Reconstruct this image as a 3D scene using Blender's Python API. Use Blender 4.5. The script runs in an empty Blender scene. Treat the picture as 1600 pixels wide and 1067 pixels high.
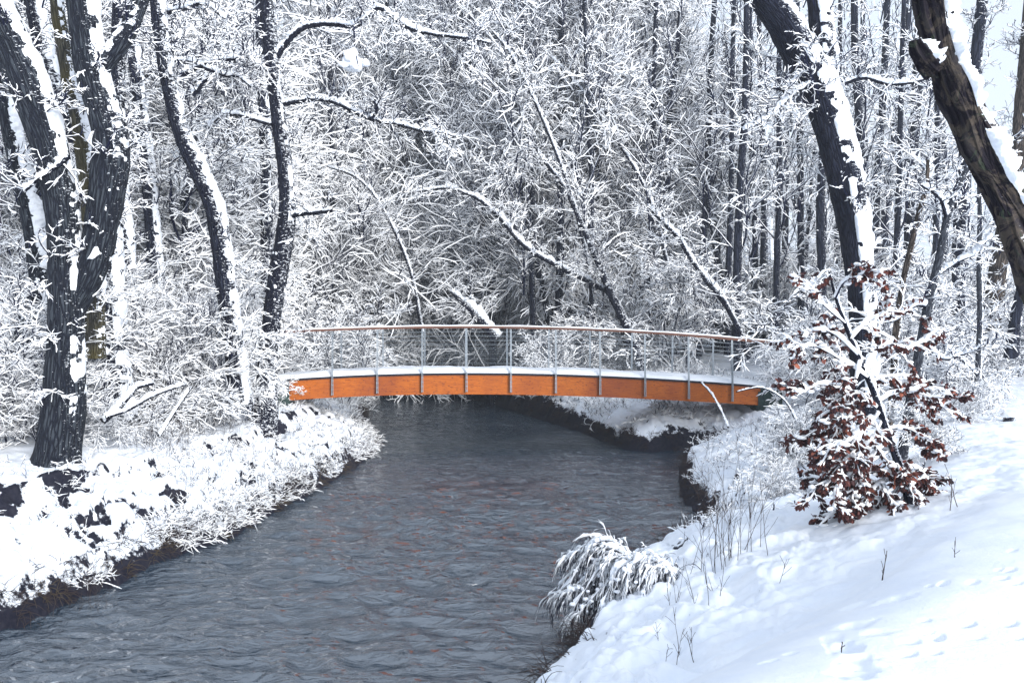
import bpy, math
import numpy as np

# ------------------------------------------------------------------ camera, sky, sun, exposure
scene = bpy.context.scene
EYE, FPX, HY = 3.2, 1300.0, 505.0
cam_d = bpy.data.cameras.new('camera')
cam = bpy.data.objects.new('camera', cam_d)
scene.collection.objects.link(cam)
cam.location = (0, 0, EYE)
cam.rotation_euler = (math.radians(90), 0, 0)
cam_d.sensor_width = 36.0
cam_d.lens = FPX / 1600 * 36
cam_d.shift_y = (HY - 533.5) / 1600
cam_d.clip_start = 0.05
cam_d.clip_end = 2000
scene.camera = cam

SUN_EL, SUN_AZ = math.radians(17), math.radians(146)
world = bpy.data.worlds.new('World')
scene.world = world
world.use_nodes = True
wn = world.node_tree
wn.nodes.clear()
wo = wn.nodes.new('ShaderNodeOutputWorld')
bg = wn.nodes.new('ShaderNodeBackground')
sky = wn.nodes.new('ShaderNodeTexSky')
sky.sky_type = 'NISHITA'
sky.sun_disc = False
sky.sun_elevation = SUN_EL
sky.sun_rotation = SUN_AZ
sky.air_density = 1.0
sky.dust_density = 6.0
mixw = wn.nodes.new('ShaderNodeMix')
mixw.data_type = 'RGBA'
mixw.inputs[0].default_value = 0.85           # an even overcast deck over the clear sky
mixw.inputs[7].default_value = (8.2, 9.2, 10.8, 1)
wn.links.new(sky.outputs[0], mixw.inputs[6])
wn.links.new(mixw.outputs[2], bg.inputs[0])
bg.inputs[1].default_value = 0.081
wn.links.new(bg.outputs[0], wo.inputs[0])

sd = bpy.data.lights.new('sun', 'SUN')
sd.energy = 3.6
sd.angle = math.radians(25)
sd.color = (1.0, 0.985, 0.965)
sun = bpy.data.objects.new('sun', sd)
scene.collection.objects.link(sun)
sun.rotation_euler = (math.radians(90) - SUN_EL, 0, math.radians(180) - SUN_AZ)

scene.view_settings.view_transform = 'Standard'
scene.view_settings.look = 'None'
scene.view_settings.gamma = 1
scene.view_settings.use_curve_mapping = False
scene.view_settings.exposure = 0.56
scene.cycles.max_bounces = 12
scene.cycles.diffuse_bounces = 10
scene.cycles.glossy_bounces = 2
scene.cycles.transmission_bounces = 2
scene.cycles.use_denoising = True

COL = scene.collection
rng = np.random.default_rng(11)

# ------------------------------------------------------------------ numeric helpers
def _h(ix, iy, iz, s):
    h = (ix * 374761393 + iy * 668265263 + iz * 2147483647 + s * 974634777) & 0xffffffff
    h = ((h ^ (h >> 13)) * 1274126177) & 0xffffffff
    h = ((h ^ (h >> 16)) * 2246822519) & 0xffffffff
    return ((h ^ (h >> 15)) & 0xffff) / 65535.0

def vn(x, y, z=None, s=0):
    x = np.asarray(x, float); y = np.asarray(y, float)
    z = np.zeros_like(x) if z is None else np.asarray(z, float)
    x, y, z = np.broadcast_arrays(x, y, z)
    xi = np.floor(x).astype(np.int64); yi = np.floor(y).astype(np.int64); zi = np.floor(z).astype(np.int64)
    fx, fy, fz = x - xi, y - yi, z - zi
    fx, fy, fz = [f * f * (3 - 2 * f) for f in (fx, fy, fz)]
    o = 0
    two = np.any(z != 0)
    for c in ((0, 1) if two else (0,)):
        wz = (fz if c else 1 - fz) if two else 1
        a = _h(xi, yi, zi + c, s) * (1 - fx) + _h(xi + 1, yi, zi + c, s) * fx
        b = _h(xi, yi + 1, zi + c, s) * (1 - fx) + _h(xi + 1, yi + 1, zi + c, s) * fx
        o = o + (a * (1 - fy) + b * fy) * wz
    return o * 2 - 1

def fbm(x, y, z=None, s=0, o=3):
    r = 0; a = 1; n = 0
    x = np.asarray(x, float); y = np.asarray(y, float)
    for k in range(o):
        r = r + a * vn(x * 2 ** k, y * 2 ** k, None if z is None else np.asarray(z) * 2 ** k, s + k * 17)
        n += a; a *= 0.5
    return r / n

def ss(a, b, x):
    t = np.clip((x - a) / (b - a), 0, 1)
    return t * t * (3 - 2 * t)

def norm(v):
    return v / np.maximum(np.linalg.norm(v, axis=-1, keepdims=True), 1e-9)

def W(x, y, d):
    """photo direction (pixels) at distance d metres -> world point"""
    return np.array([(x - 800) / FPX * d, d, EYE - (y - HY) / FPX * d])

def WG(x, y, z):
    """photo direction meeting the height z"""
    d = (EYE - z) * FPX / (y - HY)
    return W(x, y, d)

def smooth_path(pts, n):
    pts = np.asarray(pts, float)
    p = np.vstack([2 * pts[0] - pts[1], pts, 2 * pts[-1] - pts[-2]])
    m = len(pts) - 1
    out = []
    for q in np.linspace(0, m - 1e-6, n):
        i = int(q); t = q - i
        a, b, c, d = p[i], p[i + 1], p[i + 2], p[i + 3]
        out.append(0.5 * (2 * b + (c - a) * t + (2 * a - 5 * b + 4 * c - d) * t * t + (3 * b - a - 3 * c + d) * t ** 3))
    return np.array(out)

# ------------------------------------------------------------------ mesh helpers
class MB:
    def __init__(s):
        s.v = []; s.f = []; s.m = []; s.uv = []; s.n = 0
    def add(s, v, f, m=0, uv=None):
        v = np.asarray(v, float).reshape(-1, 3); f = np.asarray(f, np.int64).reshape(-1, 4)
        s.v.append(v); s.f.append(f + s.n); s.n += len(v)
        s.m.append(np.full(len(f), m) if np.isscalar(m) else np.asarray(m))
        s.uv.append(np.zeros((len(v), 2)) if uv is None else uv)
        return s
    def mesh(s, name, mats, smooth=True):
        me = bpy.data.meshes.new(name)
        v = np.vstack(s.v); f = np.vstack(s.f); m = np.concatenate(s.m); uv = np.vstack(s.uv)
        me.vertices.add(len(v)); me.vertices.foreach_set('co', v.astype(np.float32).ravel())
        me.loops.add(len(f) * 4); me.loops.foreach_set('vertex_index', f.astype(np.int32).ravel())
        me.polygons.add(len(f)); me.polygons.foreach_set('loop_start', np.arange(0, len(f) * 4, 4, dtype=np.int32))
        me.polygons.foreach_set('material_index', m.astype(np.int32))
        me.polygons.foreach_set('use_smooth', np.full(len(f), smooth))
        me.update(calc_edges=True)
        if np.any(uv):
            ul = me.uv_layers.new(name='UVMap')
            ul.data.foreach_set('uv', uv[f.ravel()].astype(np.float32).ravel())
        for x in mats: me.materials.append(x)
        return me
    def obj(s, name, mats, parent=None, smooth=True):
        o = bpy.data.objects.new(name, s.mesh(name, mats, smooth))
        COL.objects.link(o)
        if parent is not None:
            o.parent = parent
            o.matrix_parent_inverse.identity()
            if any(abs(c) > 0 for c in parent.location):
                o.data.transform(__import__('mathutils').Matrix.Translation(-parent.location))
        return o

def link_mesh(name, me, parent=None, loc=None):
    o = bpy.data.objects.new(name, me); COL.objects.link(o)
    if parent is not None: o.parent = parent
    if loc is not None: o.location = loc
    return o

def tag(o, label, cat, group=None, kind=None):
    if label: o['label'] = label
    if cat: o['category'] = cat
    if group: o['group'] = group
    if kind: o['kind'] = kind
    return o

def thing(name, label, cat, loc, group=None):
    o = bpy.data.objects.new(name, None); COL.objects.link(o)
    o.empty_display_size = 0.2
    o.location = tuple(float(c) for c in loc)
    bpy.context.view_layer.update() if False else None
    return tag(o, label, cat, group)

def struct(o):
    o['kind'] = 'structure'; return o

def box(mb, c, sx, sy, sz, m=0, ax=None):
    c = np.asarray(c, float)
    ax = np.eye(3) if ax is None else ax
    v = [c + ax[0] * sx / 2 * a + ax[1] * sy / 2 * b + ax[2] * sz / 2 * d for d in (-1, 1) for b in (-1, 1) for a in (-1, 1)]
    f = [[0, 2, 3, 1], [4, 5, 7, 6], [0, 1, 5, 4], [2, 6, 7, 3], [0, 4, 6, 2], [1, 3, 7, 5]]
    mb.add(v, f, m)

def frames(P):
    T = norm(np.gradient(P, axis=0))
    ref = np.array([0.3, 1.0, 0.1]) if abs(T[:, 1]).mean() < 0.8 else np.array([1.0, 0, 0])
    U = norm(ref - T * (T @ ref)[:, None])
    V = np.cross(T, U)
    return T, U, V

def tube(mb, P, R, n=12, rough=0.0, m=0, seed=0, flare=None):
    """tapered tube; rough = relative radius noise; closed at both ends"""
    P = np.asarray(P, float); K = len(P)
    R = np.interp(np.linspace(0, 1, K), np.linspace(0, 1, len(R)), R)
    T, U, V = frames(P)
    a = np.linspace(0, 2 * np.pi, n + 1)
    L = np.concatenate([[0], np.cumsum(np.linalg.norm(np.diff(P, axis=0), axis=1))])
    rr = R[:, None] * np.ones(n + 1)[None]
    if rough:
        ca, sa = np.cos(a)[None], np.sin(a)[None]
        rr = rr * (1 + rough * fbm(ca * 1.5 + seed * 7.1, sa * 1.5 + 0 * L[:, None], L[:, None] * 2.2 / max(1, R.max() * 6) + seed, seed, 3)
                   + rough * .45 * vn(ca * 5 + seed, sa * 5 + 0 * L[:, None], L[:, None] * 5 + .01, seed + 5))
    v = P[:, None] + rr[..., None] * (np.cos(a)[None, :, None] * U[:, None] + np.sin(a)[None, :, None] * V[:, None])
    uv = np.stack([np.broadcast_to(a * R.mean(), (K, n + 1)), np.broadcast_to(L[:, None], (K, n + 1))], -1)
    idx = np.arange(K * (n + 1)).reshape(K, n + 1)
    f = np.stack([idx[:-1, :-1], idx[:-1, 1:], idx[1:, 1:], idx[1:, :-1]], -1).reshape(-1, 4)
    mb.add(v.reshape(-1, 3), f, m, uv.reshape(-1, 2))
    for e in (0, K - 1):
        ring = v[e, :-1]; c = ring.mean(0)
        k = len(ring); vv = np.vstack([ring, c])
        fs = []
        for q in range(0, k - 1, 2):
            fs.append([q, q + 1, (q + 2) % k, k])
        mb.add(vv, fs, m)

def snowcap(mb, P, R, thick=0.05, seed=0, cover=1.0, wind=1.0, span=58, m=0, minlean=0.1, wv=(0.34, -0.03)):
    P = np.asarray(P, float)
    K0 = len(P); length = np.linalg.norm(np.diff(P, axis=0), axis=1).sum()
    K = int(max(K0, min(900, length / max(.012, R.mean() * .12))))
    q = np.linspace(0, K0 - 1, K); P = np.stack([np.interp(q, np.arange(K0), P[:, c]) for c in range(3)], 1)
    R = np.interp(np.linspace(0, 1, K), np.linspace(0, 1, len(R)), R)
    T, _, _ = frames(P)
    ref = np.array([0, 0, 1.0]) + np.array([wv[0], wv[1], 0]) * wind
    U = ref - T * (T @ ref)[:, None]
    lean = np.linalg.norm(U, axis=1)
    U = norm(U); V = np.cross(T, U)
    n = 25
    a = np.radians(np.linspace(-span, span, n)); an = np.linspace(-1, 1, n)[None]
    L = np.concatenate([[0], np.cumsum(np.linalg.norm(np.diff(P, axis=0), axis=1))])
    cov = cover * ss(minlean, minlean + 0.4, lean)[:, None]
    rr0 = max(R.mean(), .03)
    fq = .9 / rr0
    nz = fbm(a[None] * R.mean() * fq * 1.8 + seed, L[:, None] * fq * 2.4 + 0 * a[None], None, seed, 5)
    nb = fbm(a[None] * .6 + seed * 3, L[:, None] * fq * .45 + 0 * a[None], None, seed + 9, 2)
    prof = np.clip(1 - an ** 2, 0, 1) ** .6
    th = thick * (cov * (0.15 + prof) * (1 + .45 * nb) + 1.5 * nz * (1 - .5 * prof) + .3 * nz - .50 + .5 * nb)
    th = np.maximum(th, -0.03 - R[:, None] * .1)
    th[:, 0] = th[:, -1] = -.03
    end = np.minimum(1, np.minimum(np.arange(K), np.arange(K)[::-1]) / 3.5)[:, None]
    th = th * end - (1 - end) * .03
    rr = np.maximum(R[:, None] + th, 0.001)
    v = P[:, None] + rr[..., None] * (np.cos(a)[None, :, None] * U[:, None] + np.sin(a)[None, :, None] * V[:, None])
    idx = np.arange(K * n).reshape(K, n)
    f = np.stack([idx[:-1, :-1], idx[:-1, 1:], idx[1:, 1:], idx[1:, :-1]], -1).reshape(-1, 4)
    mb.add(v.reshape(-1, 3), f, m)

def twigs(mb, P, R, snow, sides='lo', m0=0, m1=1, patch=0.35, r=None):
    """P (N,K,3), R (N,K): dark twigs carrying a ridge of snow `snow` metres high"""
    r = r or rng
    N, K, _ = P.shape
    T = norm(np.gradient(P, axis=1))
    up = np.array([0, 0, 1.0])
    S = np.cross(T, up)
    hl = np.linalg.norm(S, axis=-1, keepdims=True)
    S = np.where(hl > 0.05, S / np.maximum(hl, 1e-6), np.array([1.0, 0, 0]))
    U = np.cross(S, T)
    hor = ss(0.1, 0.75, hl[..., 0])
    pn = 1 - patch + patch * r.uniform(-1.6, 1, (N, K))
    hs = R + snow * hor * np.clip(pn, 0.0, 1.3)
    hs[:, -1] = R[:, -1]
    w = R + 0.42 * (hs - R)
    if sides == 'lo':
        off = [(0, -1, 'R'), (-1, 0.15, 'w'), (0, 1, 'h'), (1, 0.15, 'w')]
        V = np.stack([P - U * R[..., None],
                      P - S * w[..., None] + U * (0.1 * hs)[..., None],
                      P + U * hs[..., None],
                      P + S * w[..., None] + U * (0.1 * hs)[..., None]], 2)
        n = 4; mats = [m0, m1, m1, m0]
    else:
        V = []
        for ang in (-90, -145, 180, 150, 115, 90, 65, 30, 0, -35):
            c, s_ = math.cos(math.radians(ang)), math.sin(math.radians(ang))
            if ang < 0 or ang in (0, 180):
                V.append(P + S * (c * R)[..., None] + U * (s_ * R)[..., None])
            else:
                V.append(P + S * (c * w * 1.15)[..., None] + U * (s_ * hs)[..., None])
        V = np.stack(V, 2); n = 10; mats = [m0, m0, m1, m1, m1, m1, m1, m1, m0, m0]
    idx = np.arange(N * K * n).reshape(N, K, n)
    nx = np.roll(idx, -1, axis=2)
    f = np.stack([idx[:, :-1], nx[:, :-1], nx[:, 1:], idx[:, 1:]], -1)
    mi = np.broadcast_to(np.array(mats)[None, None], f.shape[:3])
    mb.add(V.reshape(-1, 3), f.reshape(-1, 4), mi.reshape(-1))

def grow(P0, D0, L, K, wob, trop=(0, 0, 0), r=None):
    r = r or rng
    N = len(P0); step = (L / (K - 1))[:, None]
    P = [P0]; d = norm(D0); D = [d]
    tr = np.asarray(trop)
    for k in range(K - 1):
        d = norm(d + wob * r.normal(size=(N, 3)) + tr)
        P.append(P[-1] + d * step); D.append(d)
    return np.stack(P, 1), np.stack(D, 1)

def spawn(P, D, R, L, n, t0, t1, ang, ratio, flat=1.0, up=0.0, rr=0.6, taper=0.7, r=None, pw=1.0):
    r = r or rng
    N, K, _ = P.shape
    t = t0 + (t1 - t0) * r.uniform(0, 1, (N, n)) ** pw
    q = t * (K - 1); i = np.minimum(q.astype(int), K - 2); fr = (q - i)[..., None]
    ar = np.arange(N)[:, None]
    p = P[ar, i] * (1 - fr) + P[ar, i + 1] * fr
    d = D[ar, i]
    rad = R[ar, i] * (1 - fr[..., 0]) + R[ar, i + 1] * fr[..., 0]
    pr = r.normal(size=(N, n, 3)); pr[..., 2] *= flat
    pr = norm(pr - d * np.sum(pr * d, -1, keepdims=True))
    a = np.radians(r.normal(ang, ang * .22, (N, n)))[..., None]
    nd = d * np.cos(a) + pr * np.sin(a); nd[..., 2] += up
    ln = L[:, None] * ratio * (1 - taper * t) * r.uniform(.6, 1.35, (N, n))
    return p.reshape(-1, 3), norm(nd).reshape(-1, 3), (rad * rr).reshape(-1), ln.reshape(-1)

def radii(r0, K, tip):
    return np.maximum(r0[:, None] * np.linspace(1, 0.3, K)[None], tip)

# ------------------------------------------------------------------ materials
def mat(name, rough=0.7, spec=0.3):
    m = bpy.data.materials.new(name); m.use_nodes = True
    nt = m.node_tree; b = nt.nodes['Principled BSDF']
    b.inputs['Roughness'].default_value = rough
    b.inputs['Specular IOR Level'].default_value = spec
    return m, nt, b
def node(nt, t, **k):
    n = nt.nodes.new(t)
    for a, v in k.items():
        if a.startswith('i_'):
            key = a[2:]
            n.inputs[int(key) if key.isdigit() else key.replace('_', ' ')].default_value = v
        else: setattr(n, a, v)
    return n
def ramp(nt, src, stops):
    r = nt.nodes.new('ShaderNodeValToRGB')
    e = r.color_ramp.elements
    while len(e) < len(stops): e.new(0.5)
    for x, (p, c) in zip(e, stops): x.position = p; x.color = (*c, 1)
    nt.links.new(src, r.inputs[0]); return r.outputs[0]
def mixc(nt, fac, a, b):
    m = node(nt, 'ShaderNodeMix', data_type='RGBA')
    for s, v in ((0, fac), (6, a), (7, b)):
        if hasattr(v, 'links'): nt.links.new(v, m.inputs[s])
        else: m.inputs[s].default_value = v if s == 0 else (*v, 1)
    return m.outputs[2]
def math_(nt, op, a, b=None, c=None):
    m = node(nt, 'ShaderNodeMath', operation=op)
    for i, v in enumerate((a, b, c)):
        if v is None: continue
        if hasattr(v, 'links'): nt.links.new(v, m.inputs[i])
        else: m.inputs[i].default_value = v
    return m.outputs[0]
def bump(nt, b, h, st, dist, nrm=None):
    n = node(nt, 'ShaderNodeBump'); n.inputs['Strength'].default_value = st; n.inputs['Distance'].default_value = dist
    nt.links.new(h, n.inputs['Height'])
    if nrm is not None: nt.links.new(nrm, n.inputs['Normal'])
    if b is not None: nt.links.new(n.outputs[0], b.inputs['Normal'])
    return n.outputs[0]
def noise(nt, vec, scale, detail=4, rough=.42, dist=0.0):
    n = node(nt, 'ShaderNodeTexNoise'); n.inputs['Scale'].default_value = scale
    n.inputs['Detail'].default_value = detail; n.inputs['Roughness'].default_value = rough; n.inputs['Distortion'].default_value = dist
    if vec is not None: nt.links.new(vec, n.inputs['Vector'])
    return n.outputs['Fac']
def obj_vec(nt): return node(nt, 'ShaderNodeTexCoord').outputs['Object']
def mapping(nt, vec, sc):
    m = node(nt, 'ShaderNodeMapping'); m.inputs['Scale'].default_value = sc; nt.links.new(vec, m.inputs['Vector']); return m.outputs[0]

SNOWC = (0.84, 0.88, 0.94)
def snow_mat(name, bs=0.5, scale=30):
    m, nt, b = mat(name, 0.75, 0.2)
    v = obj_vec(nt)
    n1 = noise(nt, v, scale, 5, .6)
    c = ramp(nt, n1, [(0.2, (0.80, 0.85, 0.93)), (0.7, (0.88, 0.91, 0.95))])
    nt.links.new(c, b.inputs['Base Color'])
    bump(nt, b, n1, bs, 0.02)
    return m
M_snow = snow_mat('snow', .5, 35)
M_snowtwig, _nt, _b = mat('snow_on_twigs', 0.8, 0.1)
_b.inputs['Base Color'].default_value = (0.92, 0.94, 0.965, 1)
M_twig, _nt, _b = mat('twig_bark', 0.8, 0.1)
_b.inputs['Base Color'].default_value = (0.011, 0.014, 0.038, 1)
M_twigbrown, _nt, _b = mat('dry_stem', 0.8, 0.1)
_b.inputs['Base Color'].default_value = (0.05, 0.038, 0.036, 1)
M_straw, _nt, _b = mat('straw', 0.8, 0.1)
_b.inputs['Base Color'].default_value = (0.09, 0.07, 0.045, 1)

def bark_mat(name, dark, light, snowy=0.5, scale=1.0, moss=None, patch=None, bs=0.9):
    m, nt, b = mat(name, 0.85, 0.15)
    tc = node(nt, 'ShaderNodeTexCoord'); uv = tc.outputs['UV']; ov = tc.outputs['Object']
    st = mapping(nt, uv, (1.0 * scale, 0.13 * scale, 1))
    vo = node(nt, 'ShaderNodeTexVoronoi', feature='DISTANCE_TO_EDGE'); vo.inputs['Scale'].default_value = 26
    wv = node(nt, 'ShaderNodeVectorMath', operation='ADD')
    nn = node(nt, 'ShaderNodeTexNoise'); nn.inputs['Scale'].default_value = 9; nn.inputs['Detail'].default_value = 4
    nt.links.new(st, nn.inputs['Vector'])
    sc = node(nt, 'ShaderNodeVectorMath', operation='SCALE'); sc.inputs['Scale'].default_value = 0.10
    nt.links.new(nn.outputs['Color'], sc.inputs[0]); nt.links.new(st, wv.inputs[0]); nt.links.new(sc.outputs[0], wv.inputs[1])
    nt.links.new(wv.outputs[0], vo.inputs['Vector'])
    ridge = math_(nt, 'MINIMUM', math_(nt, 'MULTIPLY', vo.outputs['Distance'], 4.0), 1.0)
    fine = noise(nt, mapping(nt, uv, (1, .35, 1)), 70 * scale, 4, .7)
    h = math_(nt, 'ADD', ridge, math_(nt, 'MULTIPLY', fine, .7))
    c = ramp(nt, math_(nt, 'MULTIPLY', h, .62), [(0.15, tuple(x * .35 for x in dark)), (.5, dark), (.95, light)])
    if moss:
        mf = ramp(nt, noise(nt, ov, 1.7, 3, .6), [(.42, (0, 0, 0)), (.62, (1, 1, 1))])
        c = mixc(nt, math_(nt, 'MULTIPLY', mf, .6), c, moss)
    if patch:
        pf = ramp(nt, noise(nt, ov, 7, 6, .72, 1.5), [(.50, (0, 0, 0)), (.57, (1, 1, 1))])
        c = mixc(nt, pf, c, patch)
        pg = ramp(nt, noise(nt, ov, 15, 6, .7, 1.0), [(.60, (0, 0, 0)), (.66, (1, 1, 1))])
        c = mixc(nt, pg, c, (0.05, 0.065, 0.045))
    if snowy > 0:
        g = node(nt, 'ShaderNodeNewGeometry')
        dp = node(nt, 'ShaderNodeVectorMath', operation='DOT_PRODUCT'); nt.links.new(g.outputs['Normal'], dp.inputs[0])
        dp.inputs[1].default_value = (0.55, -0.25, 0.8)
        sn = noise(nt, mapping(nt, ov, (1, 1, 2.2)), 16, 5, .7)
        q = math_(nt, 'ADD', math_(nt, 'MULTIPLY', dp.outputs['Value'], .22), sn)
        sf = ramp(nt, q, [(.74 - .12 * snowy, (0, 0, 0)), (.77 - .12 * snowy, (1, 1, 1))])
        c = mixc(nt, sf, c, SNOWC)
    nt.links.new(c, b.inputs['Base Color'])
    bump(nt, b, h, bs, 0.03)
    return m
M_bark = bark_mat('grey_bark', (0.015, 0.019, 0.032), (0.055, 0.066, 0.080), .12)
M_barkmoss = bark_mat('mossy_bark', (0.040, 0.040, 0.036), (0.10, 0.095, 0.07), .1, moss=(0.09, 0.075, 0.022))
M_barkdark = bark_mat('dark_bark', (0.006, 0.008, 0.022), (0.022, 0.027, 0.046), .65)
M_barkfar = bark_mat('far_bark', (0.009, 0.012, 0.028), (0.028, 0.034, 0.056), .35, scale=.6)
M_barkbrown = bark_mat('brown_bark', (0.05, 0.042, 0.038), (0.16, 0.13, 0.11), .3)
M_barknear = bark_mat('peeling_bark', (0.014, 0.012, 0.020), (0.05, 0.045, 0.045), .25, scale=.8, patch=(0.075, 0.062, 0.052))
M_sap = bark_mat('smooth_bark', (0.028, 0.032, 0.045), (0.07, 0.08, 0.095), .55, scale=2.0, bs=.4)

def ground_mat():
    m, nt, b = mat('snowy_ground', 0.8, 0.15)
    g = node(nt, 'ShaderNodeNewGeometry'); ov = obj_vec(nt)
    sx = node(nt, 'ShaderNodeSeparateXYZ'); nt.links.new(g.outputs['Normal'], sx.inputs[0])
    at = node(nt, 'ShaderNodeAttribute', attribute_name='earth')
    n1 = noise(nt, ov, 14, 5, .65)
    n2 = noise(nt, ov, 3.0, 3, .6)
    q = math_(nt, 'ADD', sx.outputs['Z'], math_(nt, 'MULTIPLY', math_(nt, 'SUBTRACT', n1, .5), .8))
    q = math_(nt, 'SUBTRACT', q, math_(nt, 'MULTIPLY', at.outputs['Fac'], .62))
    sf = ramp(nt, q, [(.38, (0, 0, 0)), (.49, (1, 1, 1))])
    fine = noise(nt, ov, 45, 5, .6)
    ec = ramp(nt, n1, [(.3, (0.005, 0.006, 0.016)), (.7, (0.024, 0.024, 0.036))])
    sc = ramp(nt, n2, [(.3, (0.80, 0.855, 0.94)), (.7, (0.87, 0.905, 0.95))])
    nt.links.new(mixc(nt, sf, ec, sc), b.inputs['Base Color'])
    h = math_(nt, 'ADD', math_(nt, 'MULTIPLY', n1, .5), math_(nt, 'ADD', math_(nt, 'MULTIPLY', fine, .28), math_(nt, 'MULTIPLY', noise(nt, ov, 170, 3, .6), .10)))
    bump(nt, b, h, .35, .035)
    return m
M_ground = ground_mat()

def water_mat():
    m, nt, b = mat('water', 0.02, 0.5)
    b.inputs['Base Color'].default_value = (0.030, 0.052, 0.078, 1)
    b.inputs['IOR'].default_value = 2.7
    ov = obj_vec(nt)
    w1 = noise(nt, mapping(nt, ov, (1.0, 1.9, 1)), 3.4, 2, .5, .8)
    w2 = noise(nt, mapping(nt, ov, (1.0, 1.8, 1)), 8, 4, .65, .5)
    w3 = noise(nt, mapping(nt, ov, (1.0, 1.6, 1)), 26, 3, .6, .2)
    big = ramp(nt, noise(nt, ov, .35, 2, .5), [(.38, (.35, .35, .35)), (.62, (1, 1, 1))])
    h = math_(nt, 'ADD', w1, math_(nt, 'ADD', math_(nt, 'MULTIPLY', w2, .34), math_(nt, 'MULTIPLY', w3, .03)))
    n = node(nt, 'ShaderNodeBump'); n.inputs['Distance'].default_value = 0.11
    nt.links.new(math_(nt, 'MULTIPLY', big, 1.0), n.inputs['Strength']); nt.links.new(h, n.inputs['Height'])
    nt.links.new(n.outputs[0], b.inputs['Normal'])
    return m
M_water = water_mat()

def wood_mat():
    m, nt, b = mat('orange_timber', 0.6, 0.25)
    ov = obj_vec(nt)
    gr = noise(nt, mapping(nt, ov, (1.2, 1, 22)), 3, 5, .6, .4)
    c = ramp(nt, gr, [(.3, (0.28, 0.060, 0.009)), (.5, (0.43, 0.110, 0.012)), (.75, (0.54, 0.160, 0.020))])
    kn = noise(nt, mapping(nt, ov, (4.5, 1, 16)), 3.2, 3, .55)
    kf = ramp(nt, kn, [(.60, (0, 0, 0)), (.635, (1, 1, 1))])
    c = mixc(nt, math_(nt, 'MULTIPLY', kf, .8), c, (0.08, 0.022, 0.02))
    st = ramp(nt, noise(nt, mapping(nt, ov, (.8, 1, .4)), 1.0, 3, .6), [(.45, (0, 0, 0)), (.75, (1, 1, 1))])
    c = mixc(nt, math_(nt, 'MULTIPLY', st, .7), c, (0.17, 0.034, 0.018))
    nt.links.new(c, b.inputs['Base Color']); bump(nt, b, gr, .3, .01)
    return m
M_wood = wood_mat()
def railwood_mat():
    m, nt, b = mat('weathered_rail', 0.55, 0.3)
    gr = noise(nt, mapping(nt, obj_vec(nt), (1, 12, 40)), 3, 4, .6)
    c = ramp(nt, gr, [(.3, (0.07, 0.035, 0.03)), (.7, (0.22, 0.10, 0.065))])
    nt.links.new(c, b.inputs['Base Color']); bump(nt, b, gr, .3, .005)
    return m
M_rail = railwood_mat()
def steel_mat():
    m, nt, b = mat('galvanised_steel', 0.45, 0.5)
    b.inputs['Metallic'].default_value = .6
    c = ramp(nt, noise(nt, obj_vec(nt), 40, 3, .6), [(.3, (0.26, 0.31, 0.36)), (.7, (0.42, 0.47, 0.52))])
    nt.links.new(c, b.inputs['Base Color'])
    return m
M_steel = steel_mat()
M_dark, _nt, _b = mat('dark_deck_edge', .7, .2); _b.inputs['Base Color'].default_value = (0.02, 0.02, 0.03, 1)
M_green, _nt, _b = mat('green_abutment', .8, .2)
_c = ramp(_nt, noise(_nt, obj_vec(_nt), 9, 5, .7), [(.3, (0.012, 0.024, 0.026)), (.7, (0.05, 0.085, 0.075))]); _nt.links.new(_c, _b.inputs['Base Color']); bump(_nt, _b, _c, .5, .02)
M_leaf, _nt, _b = mat('beech_leaf', .6, .25)
_oi = node(_nt, 'ShaderNodeAttribute', attribute_name='tone')
_c = ramp(_nt, _oi.outputs['Fac'], [(0.0, (0.016, 0.009, 0.016)), (.4, (0.072, 0.026, 0.026)), (.75, (0.18, 0.055, 0.040)), (1, (0.34, 0.115, 0.070))]); _nt.links.new(_c, _b.inputs['Base Color'])

# ------------------------------------------------------------------ terrain
RB = np.array([(-7.5, -20), (-5.6, -8), (-3.4, -1), (-1.6, 3.2), (-.35, 5.8), (.41, 7.6), (.75, 8.6), (1.1, 10.0), (1.75, 11.0), (2.65, 12.1), (3.05, 13.2),
               (3.09, 14.1), (3.15, 15.6), (3.47, 17.3), (3.75, 18.7), (4.3, 19.6), (5.0, 20.7), (4.9, 21.3), (4.2, 21.1), (3.45, 20.75), (2.95, 21.3), (2.6, 22.5), (2.15, 24.2),
               (1.6, 26), (.8, 28.3), (0, 30.8), (-1.33, 34.7), (-3.2, 37.2), (-7, 39.4), (-14, 41), (-30, 42.5), (-60, 44)])
LB = np.array([(-17, -20), (-12.5, -8), (-9.0, 1), (-7.1, 5.2), (-5.9, 7.6), (-5.33, 8.67), (-5.05, 9.8), (-4.56, 11.4), (-4.17, 12.6), (-4.05, 14.1), (-3.69, 16), (-3.62, 17.3), (-3.5, 18.5),
               (-3.35, 20.2), (-3.5, 21.9), (-4.3, 23.6), (-4.7, 26), (-5.2, 30), (-6.6, 33), (-9.5, 35), (-16, 36.5), (-30, 38), (-60, 39)])

def seg_dist(px, py, L):
    best = np.full(px.shape, 1e9)
    for a, b in zip(L[:-1], L[1:]):
        dx, dy = b - a
        t = np.clip(((px - a[0]) * dx + (py - a[1]) * dy) / (dx * dx + dy * dy), 0, 1)
        best = np.minimum(best, np.hypot(px - a[0] - t * dx, py - a[1] - t * dy))
    return best
POLY = np.vstack([RB, LB[::-1]])
def inside(px, py):
    c = np.zeros(px.shape, bool)
    n = len(POLY)
    for i in range(n):
        x1, y1 = POLY[i]; x2, y2 = POLY[(i + 1) % n]
        if y1 == y2: continue
        cr = ((y1 > py) != (y2 > py)) & (px < (x2 - x1) * (py - y1) / (y2 - y1) + x1)
        c ^= cr
    return c
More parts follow.
